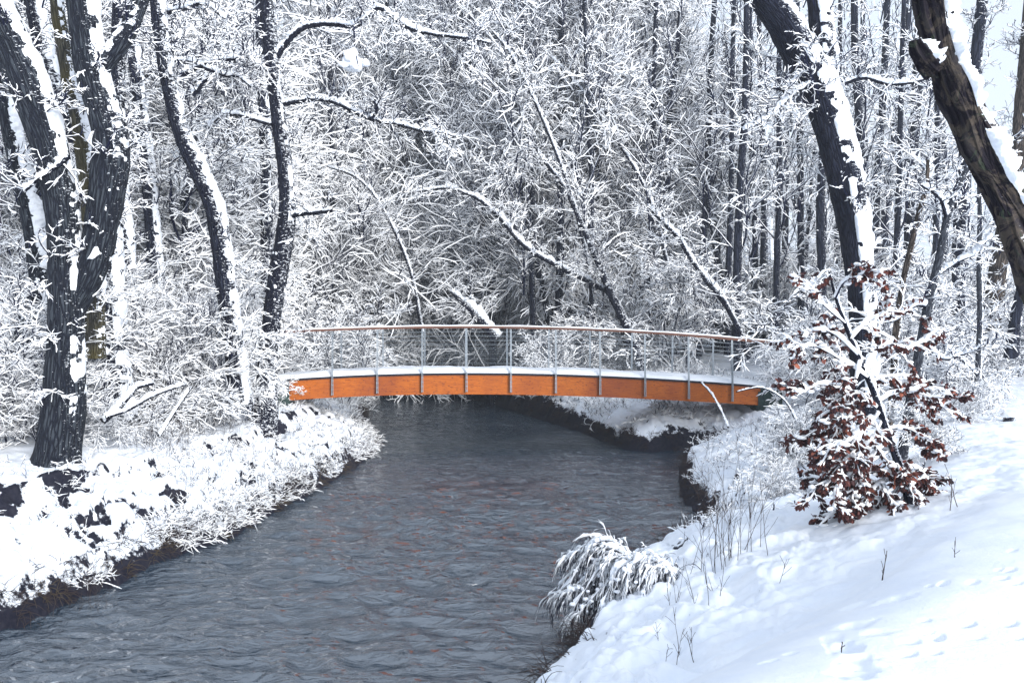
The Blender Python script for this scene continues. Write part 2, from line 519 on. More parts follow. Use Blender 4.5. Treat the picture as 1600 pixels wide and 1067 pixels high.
# small hollows trodden into the snow: (x, y in the photo, length, width, depth, turn)
PRINTS = [(1333, 962, .30, .17, .06, .3), (1318, 1003, .26, .2, .07, 1.2), (1345, 905, .3, .2, .04, .5), (1338, 1050, .3, .2, .06, .4), (1352, 860, .3, .2, .035, .2), (1400, 920, .28, .14, .035, .2),
          (1420, 1004, .13, .06, .045, .1), (1464, 997, .13, .07, .05, .8), (1419, 1023, .11, .05, .04, .3), (1461, 1021, .09, .04, .03, .3), (1474, 909, .13, .06, .05, .8), (1452, 908, .08, .04, .03, .7),
          (1577, 901, .14, .05, .045, .5), (1562, 898, .08, .04, .03, .4), (1578, 980, .13, .05, .045, .5), (1565, 978, .08, .04, .04, .5), (1512, 979, .14, .05, .045, .5), (1498, 977, .08, .04, .03, .5),
          (1566, 915, .1, .05, .03, .1), (1587, 923, .12, .04, .035, .1), (1520, 915, .12, .07, .02, .6), (1445, 970, .08, .04, .03, .2), (1450, 990, .1, .04, .03, .2), (1523, 1001, .12, .04, .025, .1),
          (1590, 1003, .1, .04, .03, .1), (1200, 1010, .12, .05, .03, .1), (1235, 1000, .1, .06, .02, .5), (1582, 868, .1, .04, .03, .4), (1340, 1030, .25, .16, .04, .8), (1300, 980, .2, .14, .02, .8), (1372, 985, .2, .12, .02, .2)]
PR = [(WG(a, b, 1.62)[:2], c, w, dp, t) for a, b, c, w, dp, t in PRINTS]
TREEBASES = []

def worley(x, y, s):
    xi = np.floor(x).astype(np.int64); yi = np.floor(y).astype(np.int64); best = np.full(x.shape, 9.0)
    z0 = np.zeros_like(xi)
    for a in (-1, 0, 1):
        for b in (-1, 0, 1):
            px = xi + a + .1 + .8 * _h(xi + a, yi + b, z0, s); py = yi + b + .1 + .8 * _h(xi + a, yi + b, z0, s + 7)
            best = np.minimum(best, np.hypot(px - x, py - y))
    return best
def tussock(x, y):
    wx = x + .12 * vn(x * 4, y * 4, None, 71); wy = y + .12 * vn(x * 4, y * 4, None, 72)
    return worley(wx * 2.6, wy * 2.6, 5), worley(wx * 7.5, wy * 7.5, 6)

def height(x, y, detail=True):
    x = np.asarray(x, float); y = np.asarray(y, float)
    dl = seg_dist(x, y, LB); dr = seg_dist(x, y, RB)
    ins = inside(x, y)
    left = dl < dr
    s = np.minimum(dl, dr)
    n0 = fbm(x * .5, y * .5, None, 3, 3)
    wig = .16 * fbm(x * 1.3, y * 1.3, None, 41, 3) + .07 * vn(x * 4.5, y * 4.5, None, 43)
    sw = np.maximum(s + wig * ss(0, .2, s) + .0, 0)
    hL = np.interp(sw, [0, .08, .25, .9, 1.5, 1.75, 2.6, 6, 15, 40, 120], [0, .13, .27, .54, .72, 1.0, 1.18, 1.5, 1.75, 2.0, 2.6])
    hR = np.interp(sw, [0, .12, .25, .9, 2.0, 3.1, 4.2, 8, 15, 40, 120], [0, .20, .32, .58, 1.02, 1.36, 1.54, 1.66, 1.8, 2.0, 2.6])
    far = ss(22, 30, y)
    hR = hR * (1 - far) + far * np.interp(sw, [0, .15, .3, 1.2, 3, 9, 18, 40, 120], [0, .40, .55, .85, 1.35, 2.1, 2.6, 3.0, 3.3])
    h = np.where(left, hL, hR)
    # shoulder of the trodden path the viewer stands on
    crest = np.array([(-2.2, 2.6), (-.6, 3.7), (.75, 4.75), (2.1, 5.75), (4.3, 7.7), (9, 10.5), (16, 13)])
    dc = seg_dist(x, y, crest)
    yc = np.interp(x, crest[:, 0], crest[:, 1])
    sd = np.where(y < yc, dc, -dc)
    path = ss(-.45, .35, sd) * (~left)
    h = h + path * (np.maximum(1.60 - h, 0) * ss(-.45, 1.3, sd) + .06)
    h = h + .07 * n0 * ss(.3, 3, s)
    bank = np.exp(-((s - .9) / 1.1) ** 2)
    if detail:
        l1 = 1 - np.abs(fbm(x * 1.6, y * 1.6, None, 5, 3)) * 2
        f1, f2 = tussock(x, y)
        tu = .15 * (1 - np.clip(f1 / .62, 0, 1) ** 2.5) + .045 * (1 - np.clip(f2 / .6, 0, 1) ** 2)
        l2 = fbm(x * 7, y * 7, None, 9, 3)
        l3 = vn(x * 19, y * 19, None, 12)
        lump = (.09 * l1 + .035 * l2 + .012 * l3 + tu)
        quiet = 1 - .93 * path
        rb = np.where(left, 1.0, .55)
        h = h + lump * ss(.05, .35, s) * (bank * rb + .10) * quiet
        h = h + .012 * l2 * quiet + .008 * fbm(x * 3, y * 3, None, 77, 2)
        for (c, ln, w, dp, t) in PR:
            dx = x - c[0]; dy = y - c[1]
            m = (np.abs(dx) < .8) & (np.abs(dy) < .8)
            if m.any():
                a = (dx * math.cos(t) + dy * math.sin(t)) / (ln / 2); b = (-dx * math.sin(t) + dy * math.cos(t)) / (w / 2)
                q = np.sqrt(a * a + b * b)
                q = q + .3 * vn(x * 22, y * 22, None, 3) * (w > .1)
                h = h - np.where(m, (.8 if w < .1 else .6) * dp * (1 - ss(.35 if w < .1 else .1, 1.15, q)), 0)
    h = np.where(ins, -np.minimum(.5, .05 + s * 1.2), h)
    return h
def hz(x, y): return float(height(np.array([x]), np.array([y]), False)[0])

# polar sheet round the viewer, dense where the photo looks
angs = np.radians(np.concatenate([np.linspace(-180, -44, 70, endpoint=False), np.linspace(-44, 44, 1000, endpoint=False), np.linspace(44, 180, 70)]))
rads = np.concatenate([[.02], np.linspace(.6, 3.2, 30, endpoint=False), 3.2 * (42 / 3.2) ** np.linspace(0, 1, 620, endpoint=False), 42 * (128 / 42) ** np.linspace(0, 1, 50)])
A, Rr = np.meshgrid(angs, rads)
GX, GY = np.sin(A) * Rr, np.cos(A) * Rr
GZ = height(GX, GY)
mb = MB()
idx = np.arange(GX.size).reshape(GX.shape)
mb.add(np.stack([GX, GY, GZ], -1), np.stack([idx[:-1, :-1], idx[1:, :-1], idx[1:, 1:], idx[:-1, 1:]], -1)[:, :, ::-1])
g = struct(mb.obj('ground', [M_ground]))
sdist = np.minimum(seg_dist(GX, GY, LB), seg_dist(GX, GY, RB))
leftm = (GX < -2.5)
f1, f2 = tussock(GX, GY)
hem = fbm(GX * 2.6, GY * 2.6, None, 61, 3)
sh_ = sdist - .11 * hem
rawL = np.interp(sh_, [0, .06, .12, .25], [1.0, .95, .25, 0])
ledge = np.interp(sdist + .15 * hem, [1.35, 1.5, 1.8, 1.95], [0, 1, 1, 0]) * ss(-.02, .12, fbm(GX * 1.25, GY * 1.25, None, 63, 3))
crev = (ss(.48, .64, f1) * .85 + ss(.46, .62, f2) * .4) * ss(-.5, .1, fbm(GX * .9, GY * .9, None, 66, 2)) * 1.0 * np.interp(sdist, [.3, .6, 1.6, 2.8], [1.1, .95, .8, 0])
rawL = np.maximum(np.maximum(rawL, ledge), crev)
rawR = np.maximum(np.interp(sh_, [0, .12, .25, .5], [1.2, .9, .15, 0]), .8 * crev * (GY > 9.5) * ss(1.6, .6, sdist))
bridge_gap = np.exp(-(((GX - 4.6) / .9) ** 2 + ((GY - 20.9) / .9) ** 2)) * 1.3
e = np.where(leftm, rawL, rawR)
e = np.where(inside(GX, GY), 1.2, e)
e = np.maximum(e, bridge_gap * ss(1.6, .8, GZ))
path_far = ss(22, 30, GY)
e = np.where((~leftm) & (path_far > 0), np.maximum(e, path_far * np.interp(sdist, [0, .5, .8], [1, .8, 0])), e)
crest_ = np.array([(-2.2, 2.6), (-.6, 3.7), (.75, 4.75), (2.1, 5.75), (4.3, 7.7), (9, 10.5), (16, 13)])
e = np.where((~leftm) & (GY < np.interp(GX, crest_[:, 0], crest_[:, 1]) + .5) & (sdist > .6), -1.0, e)
at = g.data.attributes.new('earth', 'FLOAT', 'POINT')
at.data.foreach_set('value', e.ravel().astype(np.float32))

# water sheet with real waves
a2 = np.radians(np.linspace(-62, 40, 520)); r2 = np.concatenate([2.5 * (46 / 2.5) ** np.linspace(0, 1, 520), [60, 90]])
A2, R2 = np.meshgrid(a2, r2)
WX, WY = np.sin(A2) * R2, np.cos(A2) * R2
fx = WX + .12 * (WY - 12)
amp = (.45 + .55 * ss(-.4, .4, fbm(WX * .3, WY * .3, None, 91, 2))) * (1 - .6 * ss(15, 22, WY))
WZ = amp * (.055 * fbm(fx * .8, WY * 1.2, None, 21, 2) + .048 * (1 - 2 * np.abs(fbm(fx * 1.7 + .4 * WY, WY * 2.7, None, 25, 2))) + .017 * fbm(fx * 5, WY * 8.5, None, 29, 2)) - .03
mb = MB(); idx = np.arange(WX.size).reshape(WX.shape)
mb.add(np.stack([WX, WY, WZ], -1), np.stack([idx[:-1, :-1], idx[1:, :-1], idx[1:, 1:], idx[:-1, 1:]], -1)[:, :, ::-1])
struct(mb.obj('water', [M_water]))

# thin pale winter air between the viewer and the far wood
hb = MB(); box(hb, (0, 0, 13.7), 290, 290, 30.6)
hm = bpy.data.materials.new('haze'); hm.use_nodes = True; hm.node_tree.nodes.clear()
_o = hm.node_tree.nodes.new('ShaderNodeOutputMaterial'); _v = hm.node_tree.nodes.new('ShaderNodeVolumePrincipled')
_v.inputs['Color'].default_value = (0.88, 0.94, 1.0, 1); _v.inputs['Density'].default_value = 0.0011
hm.node_tree.links.new(_v.outputs[0], _o.inputs['Volume'])
hz_o = hb.obj('haze', [hm], smooth=False); hz_o['kind'] = 'stuff'; hz_o['label'] = 'thin pale winter haze between the trees'; hz_o['category'] = 'haze'
scene.cycles.volume_bounces = 1

# ------------------------------------------------------------------ footbridge
D0 = 21.05
def bx(x): a = (x - 800) / FPX; return a * D0 / (1 - .067 * a)
def bd(X): return D0 + .067 * X
def fit(tab, deg=3):
    X = np.array([bx(x) for x, y in tab]); Z = np.array([EYE - (y - HY) / FPX * bd(bx(x)) for x, y in tab])
    return np.poly1d(np.polyfit(X, Z, deg))
z_rail = fit([(440, 517), (520, 513.5), (600, 511), (700, 509.5), (798, 510), (868, 511.5), (937, 514), (1007, 517.5), (1075, 522), (1143, 527.5), (1220, 534.5)])
z_top = fit([(455, 592), (520, 588), (590, 585), (660, 583.5), (729, 583), (798, 583), (868, 584), (937, 587), (1007, 590.5), (1075, 594.5), (1143, 599), (1195, 603)])
z_bot = fit([(455, 625), (520, 621), (590, 618.5), (660, 617), (730, 616), (798, 616), (868, 617.5), (937, 620), (1007, 623.5), (1075, 627), (1143, 630.5), (1190, 633)])
XL, XR = bx(452), bx(1188)
AX = norm(np.array([1, .067, 0.])); NX = np.array([-.067, 1, 0.]) / math.hypot(1, .067)
BW = 1.5
bridge = thing('footbridge', 'arched orange timber footbridge over the stream with snow on its deck and steel cable railings', 'footbridge', (bx(800), bd(bx(800)), 0))
def bp(X, z, off=0.0):
    return np.array([X, bd(X), z]) + NX * off
def sweep(mb, X0, X1, n, prof, m=0):
    """prof(X) -> list of (off, z) cross-section, closed"""
    rings = np.array([[bp(X, z, o) for o, z in prof(X)] for X in np.linspace(X0, X1, n)])
    K, c = rings.shape[:2]
    idx = np.arange(K * c).reshape(K, c); nx = np.roll(idx, -1, 1)
    mb.add(rings.reshape(-1, 3), np.stack([idx[:-1], nx[:-1], nx[1:], idx[1:]], -1).reshape(-1, 4), m)
    for e_ in (0, K - 1):
        r_ = rings[e_]; cc = len(r_)
        for q in range(1, cc - 2, 2): mb.add([r_[0], r_[q], r_[q + 1], r_[q + 2]], [[0, 1, 2, 3]], m)
for off in (0.0, BW - .16):
    mb = MB(); sweep(mb, XL, XR, 60, lambda X: [(off, z_bot(X)), (off, z_top(X) - .05), (off + .16, z_top(X) - .05), (off + .16, z_bot(X))])
    mb.obj('beam', [M_wood], bridge, smooth=False)
mb = MB(); sweep(mb, XL, XR, 60, lambda X: [(-.04, z_top(X) - .047), (-.04, z_top(X)), (BW + .04, z_top(X)), (BW + .04, z_top(X) - .047)])
mb.obj('deck', [M_dark], bridge, smooth=False)
mb = MB()
nX, nO = 160, 14
Xs = np.linspace(XL - .3, XR + .15, nX); tt = np.linspace(0, 1, nO)
V = []
for X in Xs:
    for t in tt:
        edge = min(t, 1 - t) * BW
        n_ = vn(np.array([X * 1.3]), np.array([t * 3]), None, 8)[0] * .035 + vn(np.array([X * 5]), np.array([t * 6]), None, 9)[0] * .014
        th = .105 * min(1, (edge / .07)) ** .5 + n_ * min(1, edge / .1)
        V.append(bp(X, z_top(X) + .003 + th, -.03 + t * (BW + .06)))
V = np.array(V); idx = np.arange(len(V)).reshape(nX, nO)
mb.add(V, np.stack([idx[:-1, :-1], idx[1:, :-1], idx[1:, 1:], idx[:-1, 1:]], -1).reshape(-1, 4))
mb.obj('deck_snow', [M_snow], bridge)
for off in (-.03, BW + .03):
    r0, r1 = bx(432), bx(1222)
    mb = MB(); sweep(mb, r0, r1, 60, lambda X: [(off - .055, z_rail(X) - .055), (off - .06, z_rail(X) - .005), (off + .06, z_rail(X) - .005), (off + .055, z_rail(X) - .055)])
    rl = mb.obj('handrail', [M_rail], bridge, smooth=False)
    mb = MB(); sweep(mb, r0, r1, 90, lambda X: [(off - .045, z_rail(X) - .003), (off - .03, z_rail(X) + .028 + .008 * math.sin(X * 5)), (off + .03, z_rail(X) + .028 + .008 * math.sin(X * 4.3)), (off + .045, z_rail(X) - .003)])
    o = mb.obj('rail_snow', [M_snow], None); o.parent = rl
    o.data.transform(__import__('mathutils').Matrix.Translation([-c for c in bridge.location]))
    posts = [520, 590, 660, 729, 798, 868, 937, 1007, 1075, 1143]
    for px in posts:
        X = bx(px); sgn = -1 if off < 0 else 1
        mb = MB()
        o1 = off + sgn * .045
        lean = sgn * .05
        for s2 in (-.016, .016):
            ring = []
            zb, zm, zt = z_bot(X) + .06, z_top(X) + .05, z_rail(X) - .056
            pts = [(zb, .0, .03), (zm, 0, .03), (zt, 0, .018)]
            for (z, dx, w) in pts:
                base = bp(X + s2 * (1.1 if z < zm else .8), z, o1 if z <= zm else off)
                ring.append([base + AX * a * .006 + NX * b * w for a, b in ((-1, -1), (1, -1), (1, 1), (-1, 1))])
            ring = np.array(ring); id_ = np.arange(12).reshape(3, 4); nx_ = np.roll(id_, -1, 1)
            mb.add(ring.reshape(-1, 3), np.concatenate([np.stack([id_[:-1], nx_[:-1], nx_[1:], id_[1:]], -1).reshape(-1, 4), [[0, 1, 2, 3]], [[8, 9, 10, 11]]]))
        for k in range(4):
            box(mb, bp(X, z_bot(X) + .1 + k * .11, o1), .055, .02, .022, 0, np.array([AX, NX, [0, 0, 1]]))
        mb.obj('post', [M_steel], bridge, smooth=False)
    for k in range(9):
        mb = MB()
        P = np.array([bp(X, z_top(X) + .16 + k * (z_rail(X) - z_top(X) - .2) / 9.0, off) for X in np.linspace(XL + .1, XR - .1, 40)])
        tube(mb, P, [.003, .003], 5); mb.obj('cable', [M_steel], bridge)
# end blocks the bridge rests on
mb = MB()
c = bp(XR + .25, z_bot(XR) + .02, BW / 2)
box(mb, c + np.array([0, 0, -.0]), .62, BW + .1, .66, 0, np.array([AX, NX, [0, 0, 1]]))
ab = mb.obj('abutment', [M_green]); tag(ab, 'dark green end block under the right end of the bridge', 'abutment')
mb = MB()
box(mb, bp(XL - .3, z_bot(XL) - .1, BW / 2), .6, BW + .2, .7, 0, np.array([AX, NX, [0, 0, 1]]))
ab = mb.obj('abutment', [M_green]); tag(ab, 'end block under the left end of the bridge behind twigs', 'abutment')

# ------------------------------------------------------------------ tree building
def crown_levels(mb, P, D, R, L, spec, snow, tip, r, sides='lo', patch=.4):
    """spec: list of dicts for successive levels grown from polylines P"""
    for k, sp in enumerate(spec):
        p, d, rad, ln = spawn(P, D, R, L, sp['n'], sp.get('t0', .1), sp.get('t1', 1), sp['ang'], sp['ratio'], sp.get('flat', 1), sp.get('up', 0), sp.get('rr', .6), sp.get('taper', .6), r, sp.get('pw', 1))
        keep = ln > sp.get('min', .08)
        p, d, rad, ln = p[keep], d[keep], rad[keep], ln[keep]
        if 'maxr' in sp: rad = np.minimum(rad, sp['maxr'])
        P, D = grow(p, d, ln, sp['K'], sp['wob'], sp.get('trop', (0, 0, 0)), r)
        R = radii(rad, sp['K'], tip); L = ln
        twigs(mb, P, R, snow * sp.get('snow', 1), sides, patch=patch, r=r)
    return P, D, R, L

def make_variant(seed, H=13.0, r0=.14, kind='tall'):
    """a forest tree round its own origin: (trunk mesh, crown mesh)"""
    r = np.random.default_rng(seed)
    K = 26
    P, D = grow(np.zeros((1, 3)) - [0, 0, .3], np.array([[r.normal() * .06, r.normal() * .06, 1]]), np.array([H + .3]), K, .035, (0, 0, .03), r)
    R = r0 * np.linspace(1, .25, K)[None] ; R[0, 0] *= 1.5; R[0, 1] *= 1.15
    mt = MB(); tube(mt, smooth_path(P[0], 50), R[0], 9, .1, seed=seed)
    mc = MB()
    L = np.array([H])
    if kind == 'tall':
        spec = [dict(n=52, t0=.10, t1=.98, ang=52, ratio=.38, K=9, wob=.11, up=.25, trop=(0, 0, .02), rr=.42, taper=.55, maxr=.030),
                dict(n=8, t0=.12, ang=48, ratio=.55, K=7, wob=.22, flat=.6, rr=.55, taper=.5),
                dict(n=7, t0=.1, ang=42, ratio=.66, K=6, wob=.22, flat=.6, rr=.6, taper=.5),
                dict(n=3, t0=.1, ang=38, ratio=1.0, K=6, wob=.20, flat=.7, rr=.7, taper=.4)]
    elif kind == 'fan':
        spec = [dict(n=46, t0=.05, t1=.98, ang=62, ratio=.34, K=9, wob=.12, up=.05, trop=(0, 0, -.03), rr=.40, taper=.45, maxr=.032),
                dict(n=8, t0=.08, ang=50, ratio=.5, K=6, wob=.2, flat=.3, rr=.5, taper=.5, trop=(0, 0, -.02)),
                dict(n=7, t0=.1, ang=42, ratio=.64, K=6, wob=.20, flat=.35, rr=.6, taper=.5),
                dict(n=3, t0=.1, ang=38, ratio=1.0, K=6, wob=.20, flat=.5, rr=.7, taper=.4)]
    else:   # slim, few twigs
        spec = [dict(n=26, t0=.2, t1=.98, ang=45, ratio=.22, K=7, wob=.14, up=.3, rr=.4, taper=.6, maxr=.03),
                dict(n=6, t0=.15, ang=48, ratio=.5, K=5, wob=.22, rr=.55, taper=.5),
                dict(n=5, t0=.1, ang=45, ratio=.5, K=4, wob=.28, rr=.6, taper=.5)]
    crown_levels(mc, P, D, R, L, spec, .033, .0034, r, patch=.2)
    return mt.mesh('trunk', [M_barkfar]), mc.mesh('crown', [M_twig, M_snowtwig], smooth=False)

def make_shrub(seed, H=2.6, stems=9, snow=.029, dense=1.0, spread=.9, tip=.0045, fl=.6):
    r = np.random.default_rng(seed)
    n = stems
    az = r.uniform(0, 2 * np.pi, n); tl = r.uniform(.15, spread, n)
    P0 = np.stack([r.normal(0, .12, n), r.normal(0, .12, n), np.full(n, -.15)], -1)
    D0_ = np.stack([np.cos(az) * tl, np.sin(az) * tl, np.ones(n)], -1)
    L = H * r.uniform(.7, 1.2, n)
    P, D = grow(P0, D0_, L, 10, .1, (0, 0, -.05), r)
    R = radii(np.full(n, .018 * H / 2.6), 10, .006)
    ms = MB(); twigs(ms, P, R, snow, 'hi', r=r)
    mc = MB()
    spec = [dict(n=int(11 * dense), t0=.2, ang=50, ratio=.45, K=8, wob=.15, flat=fl, rr=.55, taper=.45, trop=(0, 0, -.04)),
            dict(n=int(8 * dense), t0=.1, ang=46, ratio=.55, K=6, wob=.2, flat=fl, rr=.6, taper=.5),
            dict(n=4, t0=.1, ang=38, ratio=.85, K=6, wob=.2, flat=fl, rr=.7, taper=.4)]
    crown_levels(mc, P, D, R, L, spec, snow, tip, r)
    return ms.mesh('stem', [M_twig, M_snowtwig]), mc.mesh('twigs', [M_twig, M_snowtwig], smooth=False)

V_tall = [make_variant(100 + i, 13 + i * .6, .13, 'tall') for i in range(4)]
V_fan = [make_variant(200 + i, 10 + i, .12, 'fan') for i in range(4)]
V_slim = [make_variant(300 + i, 14 + i, .11, 'slim') for i in range(3)]
V_shrub = [make_shrub(400 + i, 2.3 + .35 * i) for i in range(4)]
V_low = [make_shrub(450 + i, 1.1, 12, .02, .8, 1.2, .0035) for i in range(3)]

def place(var, x, y, rz, sc, name, label, cat, group, parts=('trunk', 'crown'), lean=(0, 0), z=None):
    t = thing(name, label, cat, (x, y, (hz(x, y) if z is None else z) - .03), group)
    t.rotation_euler = (lean[0], lean[1], rz); t.scale = (sc, sc, sc)
    for me, pn in zip(var, parts):
        link_mesh(pn, me, t)
    return t

# measured trunks -----------------------------------------------------------
def px_path(pts, d, d2=None, ground=True):
    """pts: (x, y, width in photo pixels) from the base up"""
    n = len(pts); d2 = d if d2 is None else d2
    P = []; R = []
    for i, (x, y, w) in enumerate(pts):
        dd = d + (d2 - d) * i / (n - 1)
        P.append(W(x, y, dd)); R.append(w / 2 / FPX * dd)
    return np.array(P), np.array(R)

AUTO = dict(
    near=[dict(n=7, t0=.15, ang=50, ratio=.45, K=7, wob=.2, flat=.8, rr=.5, taper=.5, maxr=.02),
          dict(n=6, t0=.1, ang=48, ratio=.5, K=5, wob=.25, flat=.7, rr=.55, taper=.5),
          dict(n=5, t0=.1, ang=45, ratio=.5, K=4, wob=.3, rr=.6, taper=.4)],
)
def big_tree(name, label, stems, limbs, barks, snow_t=.05, cover=1.0, wind=1.0, crown=None, cat='tree', seed=1, group=None, rough=.10, minlean=.1, limb_snow=.045, span=58, wv=(.34, -.03)):
    """stems/limbs: (pts px, d0, d1); first stem carries the base"""
    P0, R0 = px_path(*stems[0])
    base = P0[0]
    t = thing(name, label, cat, (base[0], base[1], base[2]), group)
    allp = []
    for i, st in enumerate(stems):
        P, R = px_path(*st)
        n = max(24, int(np.linalg.norm(np.diff(P, axis=0), axis=1).sum() / .07))
        Ps = smooth_path(P, n)
        mb = MB(); tube(mb, Ps, R, 26, rough, seed=seed + i)
        bk = barks[min(i, len(barks) - 1)]
        tr = mb.obj('trunk' if i == 0 else 'limb', [bk], t)
        if snow_t:
            mb = MB(); snowcap(mb, Ps, R, snow_t, seed + i, cover, wind, minlean=minlean, span=span, wv=wv)
            o = mb.obj('snow', [M_snow], None); o.parent = tr; o.data.transform(__import__('mathutils').Matrix.Translation([-c for c in t.location]))
        allp.append((Ps, R))
    for j, st in enumerate(limbs):
        P, R = px_path(*st)
        n = max(16, int(np.linalg.norm(np.diff(P, axis=0), axis=1).sum() / .035))
        Ps = smooth_path(P, n)
        Ps[1:-1] += np.random.default_rng(seed + j).normal(0, R.mean() * .12, (n - 2, 3))
        mb = MB(); tube(mb, Ps, R, 9, .12, seed=seed + j)
        lb = mb.obj('limb', [M_barkdark], t)
        mb = MB(); snowcap(mb, Ps, R, limb_snow, seed + j + 50, 1.25, .15, span=80)
        o = mb.obj('snow', [M_snow], None); o.parent = lb; o.data.transform(__import__('mathutils').Matrix.Translation([-c for c in t.location]))
        allp.append((Ps, R))
    if crown:
        mc = MB(); r = np.random.default_rng(seed + 99)
        for q, (Ps, R) in enumerate(allp):
            islimb = q >= len(stems)
            P = smooth_path(Ps[::max(1, len(Ps) // 14)], 20)[None]; D = norm(np.gradient(P, axis=1))
            Ln = np.array([np.linalg.norm(np.diff(P[0], axis=0), axis=1).sum()])
            Rr_ = np.interp(np.linspace(0, 1, 20), np.linspace(0, 1, len(R)), R)[None]
            sp = [dict(c) for c in (crown['limb'] if islimb else crown['trunk'])]
            if not islimb: sp[0]['ratio'] = crown.get('tl', 1.6) / Ln[0]
            else: sp[0]['ratio'] = crown.get('ll', .8) / Ln[0]
            sp[0]['n'] = max(3, int(Ln[0] * sp[0]['n']))
            crown_levels(mc, P, D, Rr_, Ln, sp, crown.get('snow', .022), crown.get('tip', .004), r)
        mc.obj('crown', [M_twig, M_snowtwig], t, smooth=False)
    return t
CR = dict(trunk=[dict(n=3.2, t0=.12, t1=1, ang=60, ratio=.2, K=8, wob=.2, flat=.7, up=.1, rr=.12, taper=.2, maxr=.014),
                 dict(n=8, t0=.1, ang=48, ratio=.45, K=6, wob=.24, flat=.7, rr=.55, taper=.5),
                 dict(n=6, t0=.1, ang=45, ratio=.5, K=4, wob=.3, flat=.7, rr=.6, taper=.4)],
          limb=[dict(n=9, t0=.12, t1=1, ang=55, ratio=.3, K=7, wob=.22, flat=.8, rr=.4, taper=.3, maxr=.010),
                dict(n=7, t0=.1, ang=48, ratio=.5, K=5, wob=.26, flat=.8, rr=.55, taper=.5),
                dict(n=4, t0=.1, ang=45, ratio=.5, K=4, wob=.3, flat=.8, rr=.6, taper=.4)], tl=1.5, ll=.9)
CRS = dict(CR, tl=1.1)
CRL = dict(CR, tl=.85); CRL['trunk'] = [dict(CR['trunk'][0], n=1.3)] + CR['trunk'][1:]

# left foreground tree with its two thick stems
big_tree('tree', 'thick forked grey tree leaning at the left edge, nearest tree on the left bank',
         [([(84, 745, 78), (92, 700, 66), (100, 620, 62), (102, 520, 52), (102, 440, 51), (98, 350, 48), (90, 290, 50), (76, 225, 54), (56, 165, 58), (38, 115, 58), (14, 60, 54), (-14, 0, 58), (-45, -70, 54), (-90, -190, 48)], 12.3, 12.0),
          ([(112, 480, 44), (134, 440, 44), (150, 390, 50), (164, 320, 52), (171, 270, 54), (173, 222, 52), (162, 175, 50), (147, 125, 50), (137, 75, 49), (131, 20, 47), (126, -50, 52), (118, -190, 46)], 12.3, 12.4),
          ([(158, 110, 24), (180, 78, 30), (200, 48, 27), (214, 15, 25), (226, -25, 24), (240, -110, 20)], 12.35, 12.7)],
         [([(108, 245, 8), (82, 265, 7), (60, 280, 5), (38, 300, 5)], 12.0, 11.8)],
         [M_bark], .032, .80, 1.0, crown=dict(CRS, tl=.9, ll=.6), seed=3, span=50)
big_tree('tree', 'slender mossy brown tree right behind the forked grey tree at left',
         [([(150, 560, 30), (148, 420, 28), (142, 330, 28), (136, 270, 27), (124, 190, 25), (108, 120, 23), (97, 60, 21), (88, 0, 19), (80, -100, 18)], 13.6, 13.6)], [], [M_barkmoss], .04, .8, seed=14)
big_tree('tree', 'dark tree leaning left behind the first thick leaning stem',
         [([(190, 660, 48), (178, 560, 44), (172, 460, 42), (168, 350, 38), (140, 250, 36), (100, 170, 32), (74, 110, 29), (60, 40, 26), (48, -20, 26), (40, -100, 22)], 15.0, 15.0)], [], [M_barkdark], .05, .9, crown=CRS, seed=25)
big_tree('tree', 'dark tree at the far left edge with a snowy split near its foot',
         [([(66, 640, 36), (68, 540, 34), (64, 450, 32), (52, 360, 30), (34, 280, 28), (16, 200, 26), (6, 120, 25), (-6, 40, 24), (-20, -90, 22)], 14.0, 14.0),
          ([(22, 590, 20), (36, 520, 24), (58, 450, 22), (70, 420, 16)], 13.8, 13.9)], [], [M_bark], .07, 1.1, crown=CRS, seed=31)
big_tree('tree', 'dark trunk standing behind the thick forked tree, lower half visible',
         [([(192, 650, 36), (190, 560, 34), (194, 470, 30), (196, 400, 28), (190, 330, 24), (184, 230, 22), (184, 100, 20), (186, -60, 18)], 17.0, 17.0)], [], [M_barkdark], .04, .8, crown=CRS, seed=37)
big_tree('tree', 'dark tree curving up to the left with snow patches, between forked tree and bridge',
         [([(380, 640, 34), (368, 560, 31), (360, 500, 30), (352, 440, 30), (346, 385, 30), (335, 325, 30), (314, 275, 29), (294, 232, 27), (278, 190, 25), (266, 140, 24), (256, 85, 23), (248, 30, 22), (243, -20, 21), (236, -120, 18)], 16.0, 16.0)],
         [([(272, 96, 8), (300, 98, 7), (325, 108, 7), (350, 118, 5), (372, 120, 4), (392, 136, 3)], 16, 15.8),
          ([(283, 118, 9), (312, 104, 6), (340, 95, 6), (372, 92, 5), (402, 88, 3)], 16, 15.7),
          ([(302, 150, 7), (318, 130, 6), (328, 118, 5)], 16, 15.9),
          ([(262, 20, 8), (290, 14, 6), (316, 6, 5), (340, 20, 4), (352, 30, 3)], 16, 15.6)],
         [M_barkdark], .040, .62, crown=CRL, seed=41)
